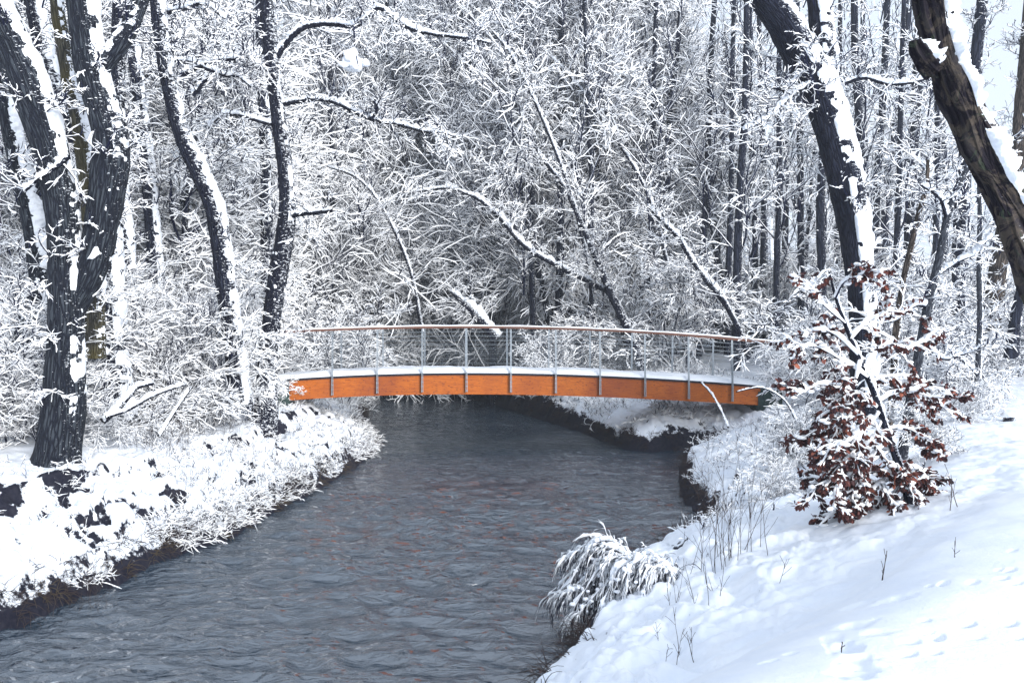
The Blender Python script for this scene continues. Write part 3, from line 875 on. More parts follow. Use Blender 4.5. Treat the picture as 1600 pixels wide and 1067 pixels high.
big_tree('tree', 'tall dark tree at the left bridge end with two long snowy limbs over the stream',
         [([(408, 672, 50), (414, 640, 40), (416, 600, 32), (421, 540, 29), (427, 480, 29), (436, 420, 30), (446, 360, 27), (449, 310, 24), (444, 250, 24), (436, 190, 22), (430, 140, 22), (424, 90, 24), (419, 40, 25), (418, -10, 24), (414, -120, 21)], 17.8, 17.8)],
         [([(430, 95, 9), (447, 68, 9), (472, 45, 9), (500, 38, 8), (530, 39, 7), (552, 42, 7), (570, 30, 7), (592, 13, 7), (612, 26, 6), (640, 44, 6), (676, 54, 5), (712, 58, 5), (742, 63, 4), (768, 68, 2)], 17.8, 16.5),
          ([(440, 164, 8), (468, 158, 7), (500, 156, 6), (528, 162, 7), (556, 176, 7), (580, 186, 7), (606, 192, 6), (632, 197, 5), (660, 205, 4), (688, 208, 3), (712, 213, 2)], 17.8, 16.8),
          ([(580, 186, 6), (590, 170, 5), (583, 158, 4)], 17.1, 17.0),
          ([(450, 338, 7), (470, 335, 7), (496, 332, 7), (520, 329, 6)], 17.8, 17.2),
          ([(426, 195, 6), (400, 188, 6), (372, 180, 5), (345, 182, 5), (326, 200, 2)], 17.8, 17.4),
          ([(424, 60, 5), (400, 95, 5), (370, 96, 4), (340, 100, 4)], 17.8, 17.6)],
         [M_barkdark], .03, .7, .5, crown=CRL, seed=53)
big_tree('tree', 'pale grey trunk close behind the tall dark tree at the left end of the bridge',
         [([(424, 610, 22), (420, 500, 20), (417, 400, 19), (416, 300, 18), (414, 200, 18), (410, 100, 18), (408, 0, 17), (406, -80, 16)], 23.5, 23.5)], [], [M_barkfar], .03, .6, crown=CRS, seed=61)
big_tree('tree', 'straight dark trunk behind and left of the curving tree',
         [([(256, 600, 26), (250, 520, 24), (244, 430, 24), (238, 350, 23), (232, 270, 22), (222, 190, 20), (214, 120, 19), (208, 60, 18), (204, -60, 17)], 20, 20)], [], [M_barkfar], .03, .7, crown=CR, seed=67)
big_tree('tree', 'thin dark trunk seen between the straight trunk and the curving tree',
         [([(300, 600, 20), (296, 500, 18), (292, 400, 17), (290, 300, 16), (282, 180, 14), (278, 60, 13), (276, -60, 12)], 24, 24)], [], [M_barkfar], .03, .7, crown=CR, seed=71)

# right side
big_tree('tree', 'big dark forked tree leaning left above the right bridge end, broad snow on its face',
         [([(1352, 660, 46), (1350, 600, 42), (1348, 520, 40), (1345, 450, 40), (1338, 390, 44), (1332, 340, 50), (1322, 290, 52), (1310, 240, 52), (1298, 190, 54), (1284, 150, 56), (1266, 112, 60), (1246, 76, 56), (1226, 40, 52), (1204, 8, 48), (1180, -26, 44), (1120, -110, 36)], 15.5, 15.0),
          ([(1292, 160, 36), (1290, 110, 38), (1286, 60, 36), (1280, 10, 34), (1276, -40, 32), (1270, -140, 28)], 15.3, 15.6)],
         [([(1258, 110, 8), (1240, 130, 7), (1222, 140, 5), (1200, 136, 4)], 15, 14.6),
          ([(1320, 130, 7), (1350, 122, 6), (1390, 132, 5), (1430, 128, 4), (1460, 118, 3)], 15.3, 15),
          ([(1282, 128, 7), (1262, 134, 8), (1236, 150, 6), (1218, 168, 4), (1190, 190, 3), (1160, 205, 2)], 15.1, 14.2)],
         [M_barkdark], .060, .80, 1.0, crown=CRS, seed=83, span=88, wv=(.6, -.34), minlean=.05)
t = big_tree('tree', 'very near peeling brown trunk leaning across the top right corner under thick snow',
         [([(1800, 800, 84), (1735, 660, 80), (1675, 530, 76), (1632, 440, 72), (1602, 370, 70), (1578, 318, 62), (1554, 275, 50), (1530, 228, 56), (1510, 180, 50), (1492, 135, 57), (1477, 95, 52), (1465, 50, 53), (1452, 0, 56), (1440, -60, 52), (1425, -160, 56)], 3.7, 3.6),
          ([(1462, 112, 26), (1448, 96, 26), (1436, 78, 24), (1430, 62, 14)], 3.62, 3.58)],
         [], [M_barknear], .048, .66, 1.0, seed=97, rough=.55, crown=None, span=80, wv=(.5, -.1))
for o_ in [c for c in t.children if c.name.startswith('trunk')]:
    pass
big_tree('sapling', 'grey slanting sapling with bare side branches behind the brown-leaved beech',
         [([(1408, 722, 17), (1416, 670, 16), (1428, 600, 15), (1440, 530, 14), (1452, 470, 14), (1466, 410, 12), (1478, 350, 11), (1490, 305, 9), (1505, 275, 8), (1522, 245, 6), (1532, 225, 3)], 11.2, 11.2)],
         [([(1448, 480, 6), (1430, 478, 4), (1400, 500, 3), (1370, 506, 2)], 11.2, 11),
          ([(1480, 345, 6), (1468, 310, 5), (1440, 290, 3)], 11.2, 11.0),
          ([(1462, 432, 5), (1495, 410, 4), (1530, 392, 3), (1560, 350, 2)], 11.2, 11.3),
          ([(1440, 530, 5), (1470, 560, 4), (1500, 555, 4), (1540, 540, 2)], 11.2, 11)],
         [M_sap], .02, .9, crown=dict(CR, tl=.8, ll=.6, snow=.018), seed=101, cat='sapling')
big_tree('sapling', 'thin straight sapling standing alone in the snow at right',
         [([(1527, 640, 11), (1528, 580, 9), (1531, 500, 8), (1530, 420, 8), (1531, 340, 7), (1530, 270, 6), (1533, 200, 4)], 15.2, 15.2)],
         [([(1528, 588, 4), (1500, 560, 3), (1475, 540, 2)], 15.2, 15)],
         [M_sap], .015, .8, crown=dict(CR, tl=.8, ll=.5, snow=.018), seed=103, cat='sapling')
big_tree('sapling', 'pale brown thin stem just left of the grey slanting sapling',
         [([(1388, 680, 12), (1396, 600, 11), (1400, 520, 11), (1410, 450, 10), (1420, 400, 9), (1434, 340, 8), (1448, 290, 7), (1450, 250, 5)], 12.4, 12.4)], [],
         [M_barkbrown], .015, .8, crown=dict(CR, tl=.9, snow=.02), seed=107, cat='sapling')
big_tree('tree', 'brown ridged trunk under the near leaning trunk at right',
         [([(1546, 545, 34), (1550, 500, 28), (1556, 450, 27), (1564, 400, 28), (1576, 340, 28), (1590, 260, 26), (1600, 150, 24), (1612, 0, 22)], 24, 24)], [], [M_barkbrown], .03, .7, crown=CRS, seed=109)
big_tree('tree', 'dark trunk behind the slanting sapling at right',
         [([(1508, 540, 26), (1500, 480, 18), (1497, 400, 18), (1503, 300, 19), (1512, 200, 17), (1524, 100, 17), (1535, 0, 16), (1545, -80, 15)], 23, 23)], [], [M_barkfar], .03, .7, crown=CRS, seed=113)
big_tree('tree', 'leaning dark trunk at the right edge near the brown trunk',
         [([(1580, 560, 22), (1590, 480, 16), (1610, 400, 15), (1635, 300, 14), (1660, 180, 13), (1690, 20, 12)], 21, 21)], [], [M_barkfar], .04, 1, crown=CRS, seed=117)

# measured woodland trunks behind the bridge: (points, distance, where)
mid = [
    ([(1150, 560, 13), (1152, 430, 12), (1156, 300, 11), (1164, 180, 10), (1166, 80, 9), (1167, -40, 8)], 27, 'straight black trunk above the right third of the bridge'),
    ([(1178, 520, 9), (1180, 380, 8), (1176, 280, 8), (1172, 160, 7), (1172, 0, 6)], 31, 'thin trunk just right of the straight black trunk'),
    ([(1118, 560, 12), (1120, 440, 10), (1122, 330, 9), (1128, 200, 8), (1135, 40, 7)], 33, 'thin trunk left of the straight black trunk'),
    ([(1252, 480, 10), (1251, 330, 9), (1250, 220, 9), (1247, 100, 7), (1246, -40, 6)], 29, 'slim trunk left of the big forked tree'),
    ([(1286, 540, 14), (1284, 420, 13), (1282, 320, 12), (1286, 230, 11), (1296, 60, 9)], 27, 'trunk half hidden beneath the big forked tree'),
    ([(1330, 560, 13), (1342, 400, 12), (1345, 240, 11), (1337, 100, 11), (1334, -30, 9)], 28, 'dark trunk right of the big forked tree'),
    ([(1366, 520, 11), (1370, 300, 10), (1378, 180, 10), (1384, 60, 9), (1388, -40, 8)], 30, 'second trunk right of the big forked tree'),
    ([(1375, 540, 13), (1386, 290, 11), (1400, 190, 10), (1412, 100, 9), (1424, -30, 8)], 33, 'leaning trunk in the open patch left of the near leaning trunk'),
    ([(1418, 540, 16), (1422, 300, 14), (1432, 160, 14), (1436, 60, 13), (1440, -40, 12)], 30, 'thick snow-speckled trunk left of the near leaning trunk'),
    ([(872, 560, 12), (874, 440, 11), (878, 300, 10), (877, 180, 9), (877, 60, 8), (876, -40, 7)], 30, 'straight black trunk above the middle of the bridge'),
    ([(905, 540, 14), (906, 380, 13), (909, 200, 12), (911, 90, 11), (912, -40, 10)], 32, 'snow-speckled trunk right of the middle of the bridge'),
    ([(860, 520, 11), (842, 420, 10), (820, 320, 9), (812, 240, 8), (800, 60, 6)], 31, 'slightly leaning trunk left of the middle trunk'),
    ([(864, 515, 11), (846, 410, 10), (832, 330, 9), (812, 170, 8), (792, 40, 6), (780, -60, 5)], 32.5, 'leaning trunk in the fan of stems at the middle'),
    ([(880, 515, 10), (856, 420, 9), (832, 260, 9), (822, 180, 8), (806, 60, 7), (800, -40, 6)], 34, 'rear leaning trunk in the fan of stems at the middle'),
    ([(985, 560, 10), (958, 300, 9), (955, 150, 8), (950, 0, 7)], 33, 'slim trunk behind the right half of the handrail'),
    ([(975, 540, 10), (970, 320, 9), (975, 180, 8), (988, 20, 7)], 34, 'slim trunk leaning right of the snow-speckled one'),
    ([(1035, 550, 11), (1040, 360, 9), (1046, 200, 9), (1060, 60, 7), (1066, -40, 6)], 31, 'leaning slim trunk between the middle and the straight black trunk'),
    ([(1090, 560, 13), (1096, 420, 11), (1104, 300, 9), (1110, 120, 8), (1118, -20, 7)], 30, 'dark trunk behind the broken leaning stem'),
    ([(990, 520, 9), (996, 300, 9), (1002, 120, 8), (1008, -20, 7)], 36, 'slender far trunk right of the middle'),
    ([(580, 520, 11), (576, 400, 9), (562, 330, 8), (550, 200, 7)], 36, 'faint trunk rising behind the left part of the handrail'),
    ([(700, 500, 9), (690, 360, 8), (668, 240, 7), (655, 140, 6), (640, 20, 5)], 37, 'faint leaning trunk left of the middle'),
    ([(770, 520, 12), (764, 400, 10), (752, 260, 9), (742, 120, 7), (730, 0, 6)], 33, 'dark trunk behind the fallen snowy stem'),
]
up_ = [(835, 30, -14), (890, 33, 4), (925, 29, -8), (948, 35, 3), (1012, 30, 10), (1072, 34, -4), (1136, 29, 8), (1194, 33, -6), (1212, 28, 5), (1225, 36, 2), (735, 35, -10), (612, 38, -6), (520, 34, -5), (1305, 33, 6), (1352, 36, -3), (1460, 28, 4), (1478, 34, -8), (1396, 27, 12)]
where_ = ['left of the middle fan of stems', 'just right of the middle black trunk', 'over the centre of the right half of the deck', 'between two slimmer far trunks right of the middle', 'right of the far slender trunk', 'left of the dark trunk by the broken stem',
          'just left of the straight black trunk', 'right of the straight black trunk', 'left of the slim trunk by the big forked tree', 'close beside the big forked tree on its left', 'above the snowy broken stem', 'over the left third of the handrail',
          'over the left end of the handrail', 'hidden low behind the big forked tree', 'among the trunks right of the big forked tree', 'behind the slanting sapling', 'between slanting and straight saplings', 'leaning behind the pale brown stem']
for (ux, ud, ul), uw in zip(up_, where_):
    mid.append(([(ux, 555, 10), (ux + ul * .3, 420, 9), (ux + ul * .5 + 3, 280, 8), (ux + ul, 130, 7), (ux + ul * 1.5, -40, 6)], ud, 'slim upright dark trunk ' + uw))
for i, (pts, d, where) in enumerate(mid):
    P, R = px_path(pts, d)
    gz = hz(P[0, 0], P[0, 1])
    P = np.vstack([[P[0, 0], P[0, 1], gz - .2], P]) if P[0, 2] > gz + .3 else P
    R = np.concatenate([[R[0] * 1.2], R]) if len(P) > len(R) else R
    R = R * 1.1
    t = thing('tree', where, 'tree', P[0])
    mb = MB(); tube(mb, smooth_path(P, 60), R, 11, .12, seed=i)
    mb.obj('trunk', [M_barkfar], t)
    ax = norm(P[-1] - P[0]); hgt = np.linalg.norm(P[-1] - P[0])
    src = (V_tall + V_slim)[(i * 3) % 7] if P[0, 0] > 6 or i % 3 == 0 else (V_tall + V_fan)[(i * 5) % 8]
    if P[0, 0] > 8.5 or d < 31.5: src = V_slim[i % 3]
    cr = link_mesh('crown', src[1], t)
    sc = (hgt + 1.5) / 14.0
    cr.scale = (.9, .9, sc)
    cr.rotation_euler = (math.atan2(-ax[1], ax[2]), math.atan2(ax[0], ax[2]), i * 1.7)
    cr.rotation_euler = __import__('mathutils').Vector(ax).to_track_quat('Z', 'X').to_euler()

# leaning and broken snowy stems of the middle ground
big_tree('tree', 'leaning snow-plastered stem rising left behind the right half of the handrail',
         [([(1010, 600, 15), (992, 540, 14), (975, 500, 14), (955, 458, 14), (935, 410, 11), (915, 365, 9), (900, 330, 8), (880, 290, 6), (850, 250, 6), (820, 200, 4)], 27, 28)], [], [M_barkdark], .10, 1.5, -1.2, crown=CR, seed=131)
big_tree('tree', 'thin leaning stem left of the snow-plastered one, bowed over the stream',
         [([(985, 560, 10), (960, 470, 9), (930, 445, 9), (880, 420, 8), (820, 385, 7), (780, 340, 6), (745, 310, 5), (700, 295, 4), (650, 300, 3)], 28, 27)], [], [M_barkdark], .06, 1.5, -.5, crown=CR, seed=137)
big_tree('tree', 'bowed dark stem with snow on its back above the right end of the handrail',
         [([(1172, 560, 10), (1150, 505, 9), (1130, 470, 9), (1105, 440, 8), (1080, 405, 7), (1058, 370, 7), (1040, 352, 6), (1010, 320, 4)], 25, 25.5)], [], [M_barkdark], .06, 1.3, -.6, crown=CR, seed=139)
big_tree('broken_stem', 'short broken stem with snow on top tilted behind the handrail left of the middle',
         [([(775, 530, 18), (760, 510, 17), (742, 492, 15), (726, 475, 12), (712, 462, 7), (702, 455, 4)], 29, 29)], [([(752, 500, 8), (738, 480, 6), (735, 450, 4), (738, 430, 3)], 29, 29)], [M_barkdark], .10, 1.5, -.6, crown=CR, seed=149, cat='broken stem')

thin = [([(932, 520, 7), (912, 380, 6), (880, 270, 5), (840, 170, 4), (800, 90, 3), (770, 50, 2)], 28, 'thin snowy stem fanning left from the middle'),
        ([(1060, 560, 6), (1044, 420, 5), (1010, 300, 5), (950, 200, 4), (890, 120, 3), (850, 80, 2)], 29, 'long thin stem arching left over the right half of the bridge'),
        ([(660, 520, 6), (640, 420, 5), (600, 330, 4), (560, 280, 3), (510, 260, 2)], 30, 'thin bowed stem behind the left third of the handrail')]
for i, (pts, d, lb) in enumerate(thin):
    big_tree('tree', lb, [(pts, d, d + .5)], [], [M_barkdark], .05, 1.3, .3, crown=dict(CRS, tl=1.3), seed=160 + i)

# fill of the wood: individual trees sharing a few shapes
def free(x, y, m=.8):
    a = np.array([x]); b = np.array([y])
    return not inside(a, b)[0] and min(seg_dist(a, b, LB)[0], seg_dist(a, b, RB)[0]) > m
r = np.random.default_rng(5)
cnt = 0
while cnt < 46:
    y = 25 + 50 * r.uniform() ** 1.15
    x = r.uniform(-.72, .72) * y
    if not free(x, y, 1.0): continue
    if x > .30 * y and (y < 34 or r.uniform() < .65): continue
    if x > 3 and r.uniform() < .2: continue
    if x < 3 and x > -12 and y < 30: continue
    if -3 < x < .27 * y and y < 39: continue
    if -12 < x < 0 and y < 60 and r.uniform() < .55: continue
    left_ = x < .03 * y
    var = (V_fan if r.uniform() < (.72 if left_ else .25) else V_tall)[r.integers(0, 4)]
    if x > .22 * y: var = V_slim[r.integers(0, 3)]
    place(var, x, y, r.uniform(0, 6.28), r.uniform(.85, 1.25), 'tree', 'snow-laden bare tree in the thick of the wood beyond the bridge', 'tree', 'bare snowy trees filling the wood beyond the bridge', lean=(r.normal(0, .06), r.normal(0, .06)))
    cnt += 1
for k_, (x, y) in enumerate([(-10.5, 44), (-7, 43.5), (-14, 46), (-4.5, 45), (-9, 50), (-17, 45), (-11.5, 30.5), (-12.5, 48), (-6, 54)]):
    place((V_fan + V_tall)[k_ % 7], x, y, k_ * 1.3, 1.6, 'tree', 'snow-laden bare tree in the thick of the wood beyond the bridge', 'tree', 'bare snowy trees filling the wood beyond the bridge')
cnt = 0
while cnt < 26:
    y = r.uniform(20, 36); x = -r.uniform(.36, .78) * y
    if not free(x, y, 1.5): continue
    place((V_fan + V_tall)[r.integers(0, 8)], x, y, r.uniform(0, 6.28), r.uniform(.7, 1.1), 'tree', 'snow-laden bare tree in the wood on the left bank', 'tree', 'bare snowy trees filling the wood on the left bank', lean=(r.normal(0, .06), r.normal(0, .06)))
    cnt += 1
cnt = 0
while cnt < 78:
    y = 23 + 32 * r.uniform() ** 1.1; x = r.uniform(-.7, .6) * y
    if not free(x, y, .7): continue
    if x > 3.5 and y < 24.5: continue
    if -8.5 < x < 9 and y < 27: continue
    if x > .36 * y and r.uniform() < .6: continue
    place(V_shrub[r.integers(0, 4)], x, y, r.uniform(0, 6.28), r.uniform(.7, 1.5), 'shrub', 'snow-covered leafless shrub under the trees beyond the bridge', 'shrub', 'bare snowy shrubs beneath the trees beyond the bridge', parts=('stem', 'twigs'))
    cnt += 1
for k_ in range(16):
    y = r.uniform(37.5, 46); x = r.uniform(-9, 5)
    while not free(x, y, .8): x = r.uniform(-9, 6); y = r.uniform(37, 48)
    place(V_shrub[k_ % 4], x, y, r.uniform(0, 6.28), r.uniform(1.2, 1.9), 'shrub', 'snow-covered leafless shrub under the trees beyond the bridge', 'shrub', 'bare snowy shrubs beneath the trees beyond the bridge', parts=('stem', 'twigs'))
# far wood: one mass
mf = MB(); rf = np.random.default_rng(77)
N = 170
fxx = rf.uniform(-75, 60, N); fyy = rf.uniform(76, 100, N)
P0 = np.stack([fxx, fyy, np.full(N, 1.8)], -1)
Lf = rf.uniform(13, 20, N)
P, D = grow(P0, np.tile([[0, 0, 1.]], (N, 1)) + rf.normal(0, .05, (N, 3)), Lf, 8, .05, r=rf)
R = radii(rf.uniform(.1, .2, N), 8, .03); twigs(mf, P, R, .03, r=rf)
crown_levels(mf, P, D, R, Lf, [dict(n=30, t0=.05, ang=52, ratio=.24, K=5, wob=.2, up=.15, rr=.3, taper=.5, maxr=.05), dict(n=9, t0=.1, ang=50, ratio=.5, K=4, wob=.25, rr=.5, taper=.4)], .06, .011, rf)
o = mf.obj('far_woodland', [M_twig, M_snowtwig], smooth=False); o['label'] = 'far snowy wood behind all the single trees'; o['category'] = 'woodland'; o['kind'] = 'stuff'

# ------------------------------------------------------------------ shrubs and sprays on the near banks
def px_shrub(label, x, y, z, var, sc, rz, seed=0, name='shrub', cat='shrub', group=None):
    p = WG(x, y, z)
    return place(var, p[0], p[1], rz, sc, name, label, cat, group, parts=('stem', 'twigs'))
V_spray = [make_shrub(500 + i, 3.0, 13, .021, 1.15, 1.5, .0028, .25) for i in range(3)]
sh = [('wide snowy shrub between the forked tree and the bridge tree', 290, 662, 1.15, 0, 1.0, .4), ('snowy shrub at the foot of the curving dark tree', 325, 640, 1.2, 1, .6, 1.9),
      ('snowy shrub in front of the dark trunk right of the forked tree', 205, 668, 1.2, 2, .95, 3.1),
      ('snowy shrub left of the forked tree at the left edge', 20, 690, 1.3, 1, .95, 5.0), ('snowy shrub behind the forked tree at left', 140, 645, 1.3, 2, 1.1, .9),
      ('snowy shrub at the left end of the handrail', 455, 634, 1.1, 1, .24, 2.6), ('tall snowy shrub behind the curving tree', 320, 610, 1.5, 2, 1.15, 2.2), ('snowy shrub far left behind the edge tree', 40, 625, 1.5, 0, 1.2, 1.2),
      ('snowy shrub near the dark trunk, deep in the left bank', 240, 612, 1.5, 1, 1.2, .2), ('low snowy shrub in front of the forked tree foot', 60, 700, 1.2, 2, .55, 1.4)]
for lb, x, y, z, v, sc, rz in sh: px_shrub(lb, x, y, z, V_spray[v], sc, rz)
sh = [('bare snowy shrub left of the brown-leaved beech', 1262, 690, 1.3, 0, .42, .4), ('bare snowy shrub behind the beech', 1330, 625, 1.6, 2, .9, 2.4),
      ('bare snowy shrub behind the slanting sapling', 1440, 610, 1.6, 3, .8, 3.3), ('low snowy shrub on the bank below the beech', 1235, 748, 1.05, 2, .26, 4.1), ('small snowy shrub right of the thin straight sapling', 1585, 590, 1.7, 1, .8, .3),
      ('bare snowy shrub behind the right end block of the bridge', 1262, 585, 1.7, 2, .7, 5.2), ('tangled snowy shrub beneath the big forked tree', 1300, 600, 1.65, 0, .95, 2.0), ('snowy shrub behind the thin straight sapling', 1495, 590, 1.7, 2, .85, 1.1),
      ('far snowy shrub under the brown ridged trunk', 1560, 566, 1.85, 3, .9, 1.9), ('far snowy shrub at the right edge of the open snow', 1602, 562, 1.85, 0, 1.0, .7), ('far snowy shrub left of the brown ridged trunk', 1510, 564, 1.85, 1, .9, 2.7),
      ('little bare shrub in front of the thin straight sapling', 1508, 655, 1.62, 2, .30, 1.3), ('little bare shrub right of the beech foliage', 1462, 690, 1.6, 1, .30, 4.2), ('young snowy shrub between the slanting and straight saplings', 1478, 628, 1.65, 0, .6, 3.9), ('far snowy shrub behind the slanting sapling', 1430, 570, 1.8, 3, 1.0, 4.4), ('snowy shrub standing past the big forked tree', 1375, 580, 1.75, 1, 1.0, 5.5)]
for lb, x, y, z, v, sc, rz in sh: px_shrub(lb, x, y, z, V_shrub[v], sc, rz)

def pads(mb, C, size, r, m=0, flat=.55):
    # rounded pads of snow settled on points C
    u = np.linspace(0, np.pi, 7); v = np.linspace(0, 2 * np.pi, 11)
    U_, V_ = np.meshgrid(u, v, indexing='ij')
    S = np.stack([np.sin(U_) * np.cos(V_), np.sin(U_) * np.sin(V_), np.cos(U_)], -1)
    n = len(C); sz = size * r.uniform(.5, 1.3, (n, 1, 1, 1)) * np.concatenate([r.uniform(.7, 1.5, (n, 1, 1, 2)), np.full((n, 1, 1, 1), flat)], -1)
    an = r.uniform(0, 6.28, n); c_, s_ = np.cos(an)[:, None, None], np.sin(an)[:, None, None]
    k = 1 + .3 * vn(S[None, ..., 0] * 1.8 + np.arange(n)[:, None, None] * 3.1, S[None, ..., 1] * 1.8, S[None, ..., 2] * 1.8 + .5, 4)
    V = S[None] * sz * k[..., None]
    V = np.stack([V[..., 0] * c_ - V[..., 1] * s_, V[..., 0] * s_ + V[..., 1] * c_, V[..., 2]], -1) + C[:, None, None]
    idx = np.arange(n * 77).reshape(n, 7, 11)
    mb.add(V.reshape(-1, 3), np.stack([idx[:, :-1, :-1], idx[:, 1:, :-1], idx[:, 1:, 1:], idx[:, :-1, 1:]], -1).reshape(-1, 4), m)

# ------------------------------------------------------------------ beech with brown leaves
def leaves(mb, P, D, n, size, r, tones):
    """hang n leaves per twig"""
    N, K, _ = P.shape
    t = r.uniform(.15, 1, (N, n)) * (K - 1); i = np.minimum(t.astype(int), K - 2); f = (t - i)[..., None]
    ar = np.arange(N)[:, None]
    p = (P[ar, i] * (1 - f) + P[ar, i + 1] * f).reshape(-1, 3)
    d = D[ar, i].reshape(-1, 3)
    M = len(p)
    ax = norm(d * .5 + r.normal(0, .6, (M, 3)) + np.array([0, 0, -.75]))
    sd_ = norm(np.cross(ax, r.normal(size=(M, 3))))
    nn = np.cross(ax, sd_)
    L = size * r.uniform(.6, 1.2, M)[:, None]; w = L * r.uniform(.22, .34, M)[:, None]
    curl = nn * L * r.uniform(-.18, .25, M)[:, None]
    V = np.stack([p, p + ax * L * .35 + sd_ * w + curl * .4, p + ax * L * .75 + sd_ * w * .75 + curl, p + ax * L * 1.0 + curl * 1.6,
                  p + ax * L * .75 - sd_ * w * .75 + curl, p + ax * L * .35 - sd_ * w + curl * .4,
                  p + ax * L * .4 - nn * w * .35, p + ax * L * .75 + curl * .7 - nn * w * .2], 1)
    b = np.arange(M)[:, None] * 8
    F = np.concatenate([b + q for q in ([[0, 1, 2, 6]], [[0, 6, 4, 5]], [[6, 2, 3, 7]], [[6, 7, 3, 4]])], 0)
    mb.add(V.reshape(-1, 3), F)
    tones.append(np.repeat(np.clip(r.beta(1.3, 2.0, M), 0, 1), 8))
rb_ = np.random.default_rng(21)
bt = thing('beech_sapling', 'young beech still holding red-brown leaves under snow, leaning over the right bank', 'young tree', W(1424, 800, 8.3))
stem = [([(1426, 806, 15), (1416, 765, 14), (1402, 720, 12), (1388, 680, 11), (1375, 640, 10), (1360, 600, 9), (1340, 555, 8), (1322, 510, 7), (1306, 465, 5), (1296, 425, 3)], 8.3, 8.5)]
P, R = px_path(*stem[0]); Ps = smooth_path(P, 70)
mb = MB(); tube(mb, Ps, R, 14, .08, seed=4); tr = mb.obj('trunk', [M_barkdark], bt)
mb = MB(); snowcap(mb, Ps, R, .018, 6, .9, .6); o = mb.obj('snow', [M_snow], None); o.parent = tr; o.data.transform(__import__('mathutils').Matrix.Translation([-c for c in bt.location]))
# boughs: explicit, then twigs and leaves
boughs = [[(1398, 705), (1350, 700), (1300, 725), (1262, 770)], [(1408, 740), (1370, 760), (1320, 790), (1275, 825)], [(1385, 675), (1340, 655), (1290, 665), (1245, 690)], [(1372, 640), (1330, 610), (1285, 600), (1245, 618)],
          [(1355, 590), (1310, 560), (1270, 540), (1238, 548)], [(1340, 555), (1300, 520), (1265, 518), (1228, 550)], [(1320, 505), (1290, 480), (1262, 450), (1240, 440)], [(1306, 465), (1320, 440), (1350, 430), (1375, 425)],
          [(1350, 580), (1390, 560), (1430, 540), (1460, 520)], [(1370, 630), (1410, 610), (1450, 620), (1490, 650)], [(1385, 670), (1420, 670), (1450, 690), (1470, 715)], [(1402, 720), (1430, 730), (1450, 750), (1462, 770)],
          [(1330, 530), (1360, 500), (1400, 490), (1440, 495)], [(1398, 700), (1340, 735), (1310, 760), (1300, 800)], [(1412, 760), (1380, 790), (1350, 810), (1330, 830)], [(1416, 770), (1400, 800), (1380, 815), (1365, 825)],
          [(1345, 565), (1335, 600), (1310, 640), (1285, 660)], [(1380, 655), (1360, 690), (1330, 710), (1300, 740)], [(1360, 600), (1380, 590), (1415, 600), (1440, 640)], [(1410, 745), (1360, 735), (1320, 745), (1270, 760)],
          [(1402, 725), (1370, 760), (1340, 795), (1310, 825)], [(1410, 750), (1390, 780), (1365, 800), (1345, 828)], [(1390, 690), (1362, 715), (1345, 750), (1330, 785)], [(1375, 645), (1350, 670), (1325, 690), (1290, 700)],
          [(1395, 700), (1405, 735), (1425, 760), (1440, 785)]]
BP = []
for k, bg_ in enumerate(boughs):
    dz = rb_.uniform(-.55, .45); p_ = np.array([W(x, y, 8.4 + dz * q / 3) for q, (x, y) in enumerate(bg_)])
    BP.append(smooth_path(p_, 12))
BP = np.array(BP); BD = norm(np.gradient(BP, axis=1)); BR = radii(np.full(len(BP), .011), 12, .003)
BL = np.linalg.norm(np.diff(BP, axis=1), axis=2).sum(1)
mc = MB(); twigs(mc, BP, BR, .048, 'hi', patch=.35, r=rb_)
lf = MB(); tones = []
P, D, R, L = BP, BD, BR, BL
for sp in (dict(n=9, t0=.12, ang=48, ratio=.42, K=7, wob=.26, flat=.5, rr=.55, taper=.5, snow=.034), dict(n=6, t0=.1, ang=45, ratio=.5, K=5, wob=.3, flat=.5, rr=.6, taper=.5, snow=.018)):
    p, d, rad, ln = spawn(P, D, R, L, sp['n'], sp['t0'], 1, sp['ang'], sp['ratio'], sp['flat'], 0, sp['rr'], sp['taper'], rb_)
    P, D = grow(p, d, ln, sp['K'], sp['wob'], (0, 0, -.03), rb_); R = radii(rad, sp['K'], .0028); L = ln
    twigs(mc, P, R, sp['snow'], 'hi', patch=.3, r=rb_)
    low_ = 1 - .6 * ss(W(0, 640, 8.4)[2], W(0, 540, 8.4)[2], P[:, 0, 2])
    sel = rb_.uniform(size=len(P)) < low_ * (.95 if sp['n'] == 9 else .85)
    leaves(lf, P[sel], D[sel], 10, .062, rb_, tones)
pp = BP[:, 3:].reshape(-1, 3); pads(mc, pp + rb_.normal(0, .02, pp.shape), .032, rb_, 1)
pp = P[rb_.uniform(size=len(P)) < .22][:, 2]; pads(mc, pp + [0, 0, .012], .027, rb_, 1)
mc.obj('twigs', [M_twig, M_snowtwig], bt)
lo = lf.obj('foliage', [M_leaf], bt)
at = lo.data.attributes.new('tone', 'FLOAT', 'POINT'); at.data.foreach_set('value', np.concatenate(tones).astype(np.float32))

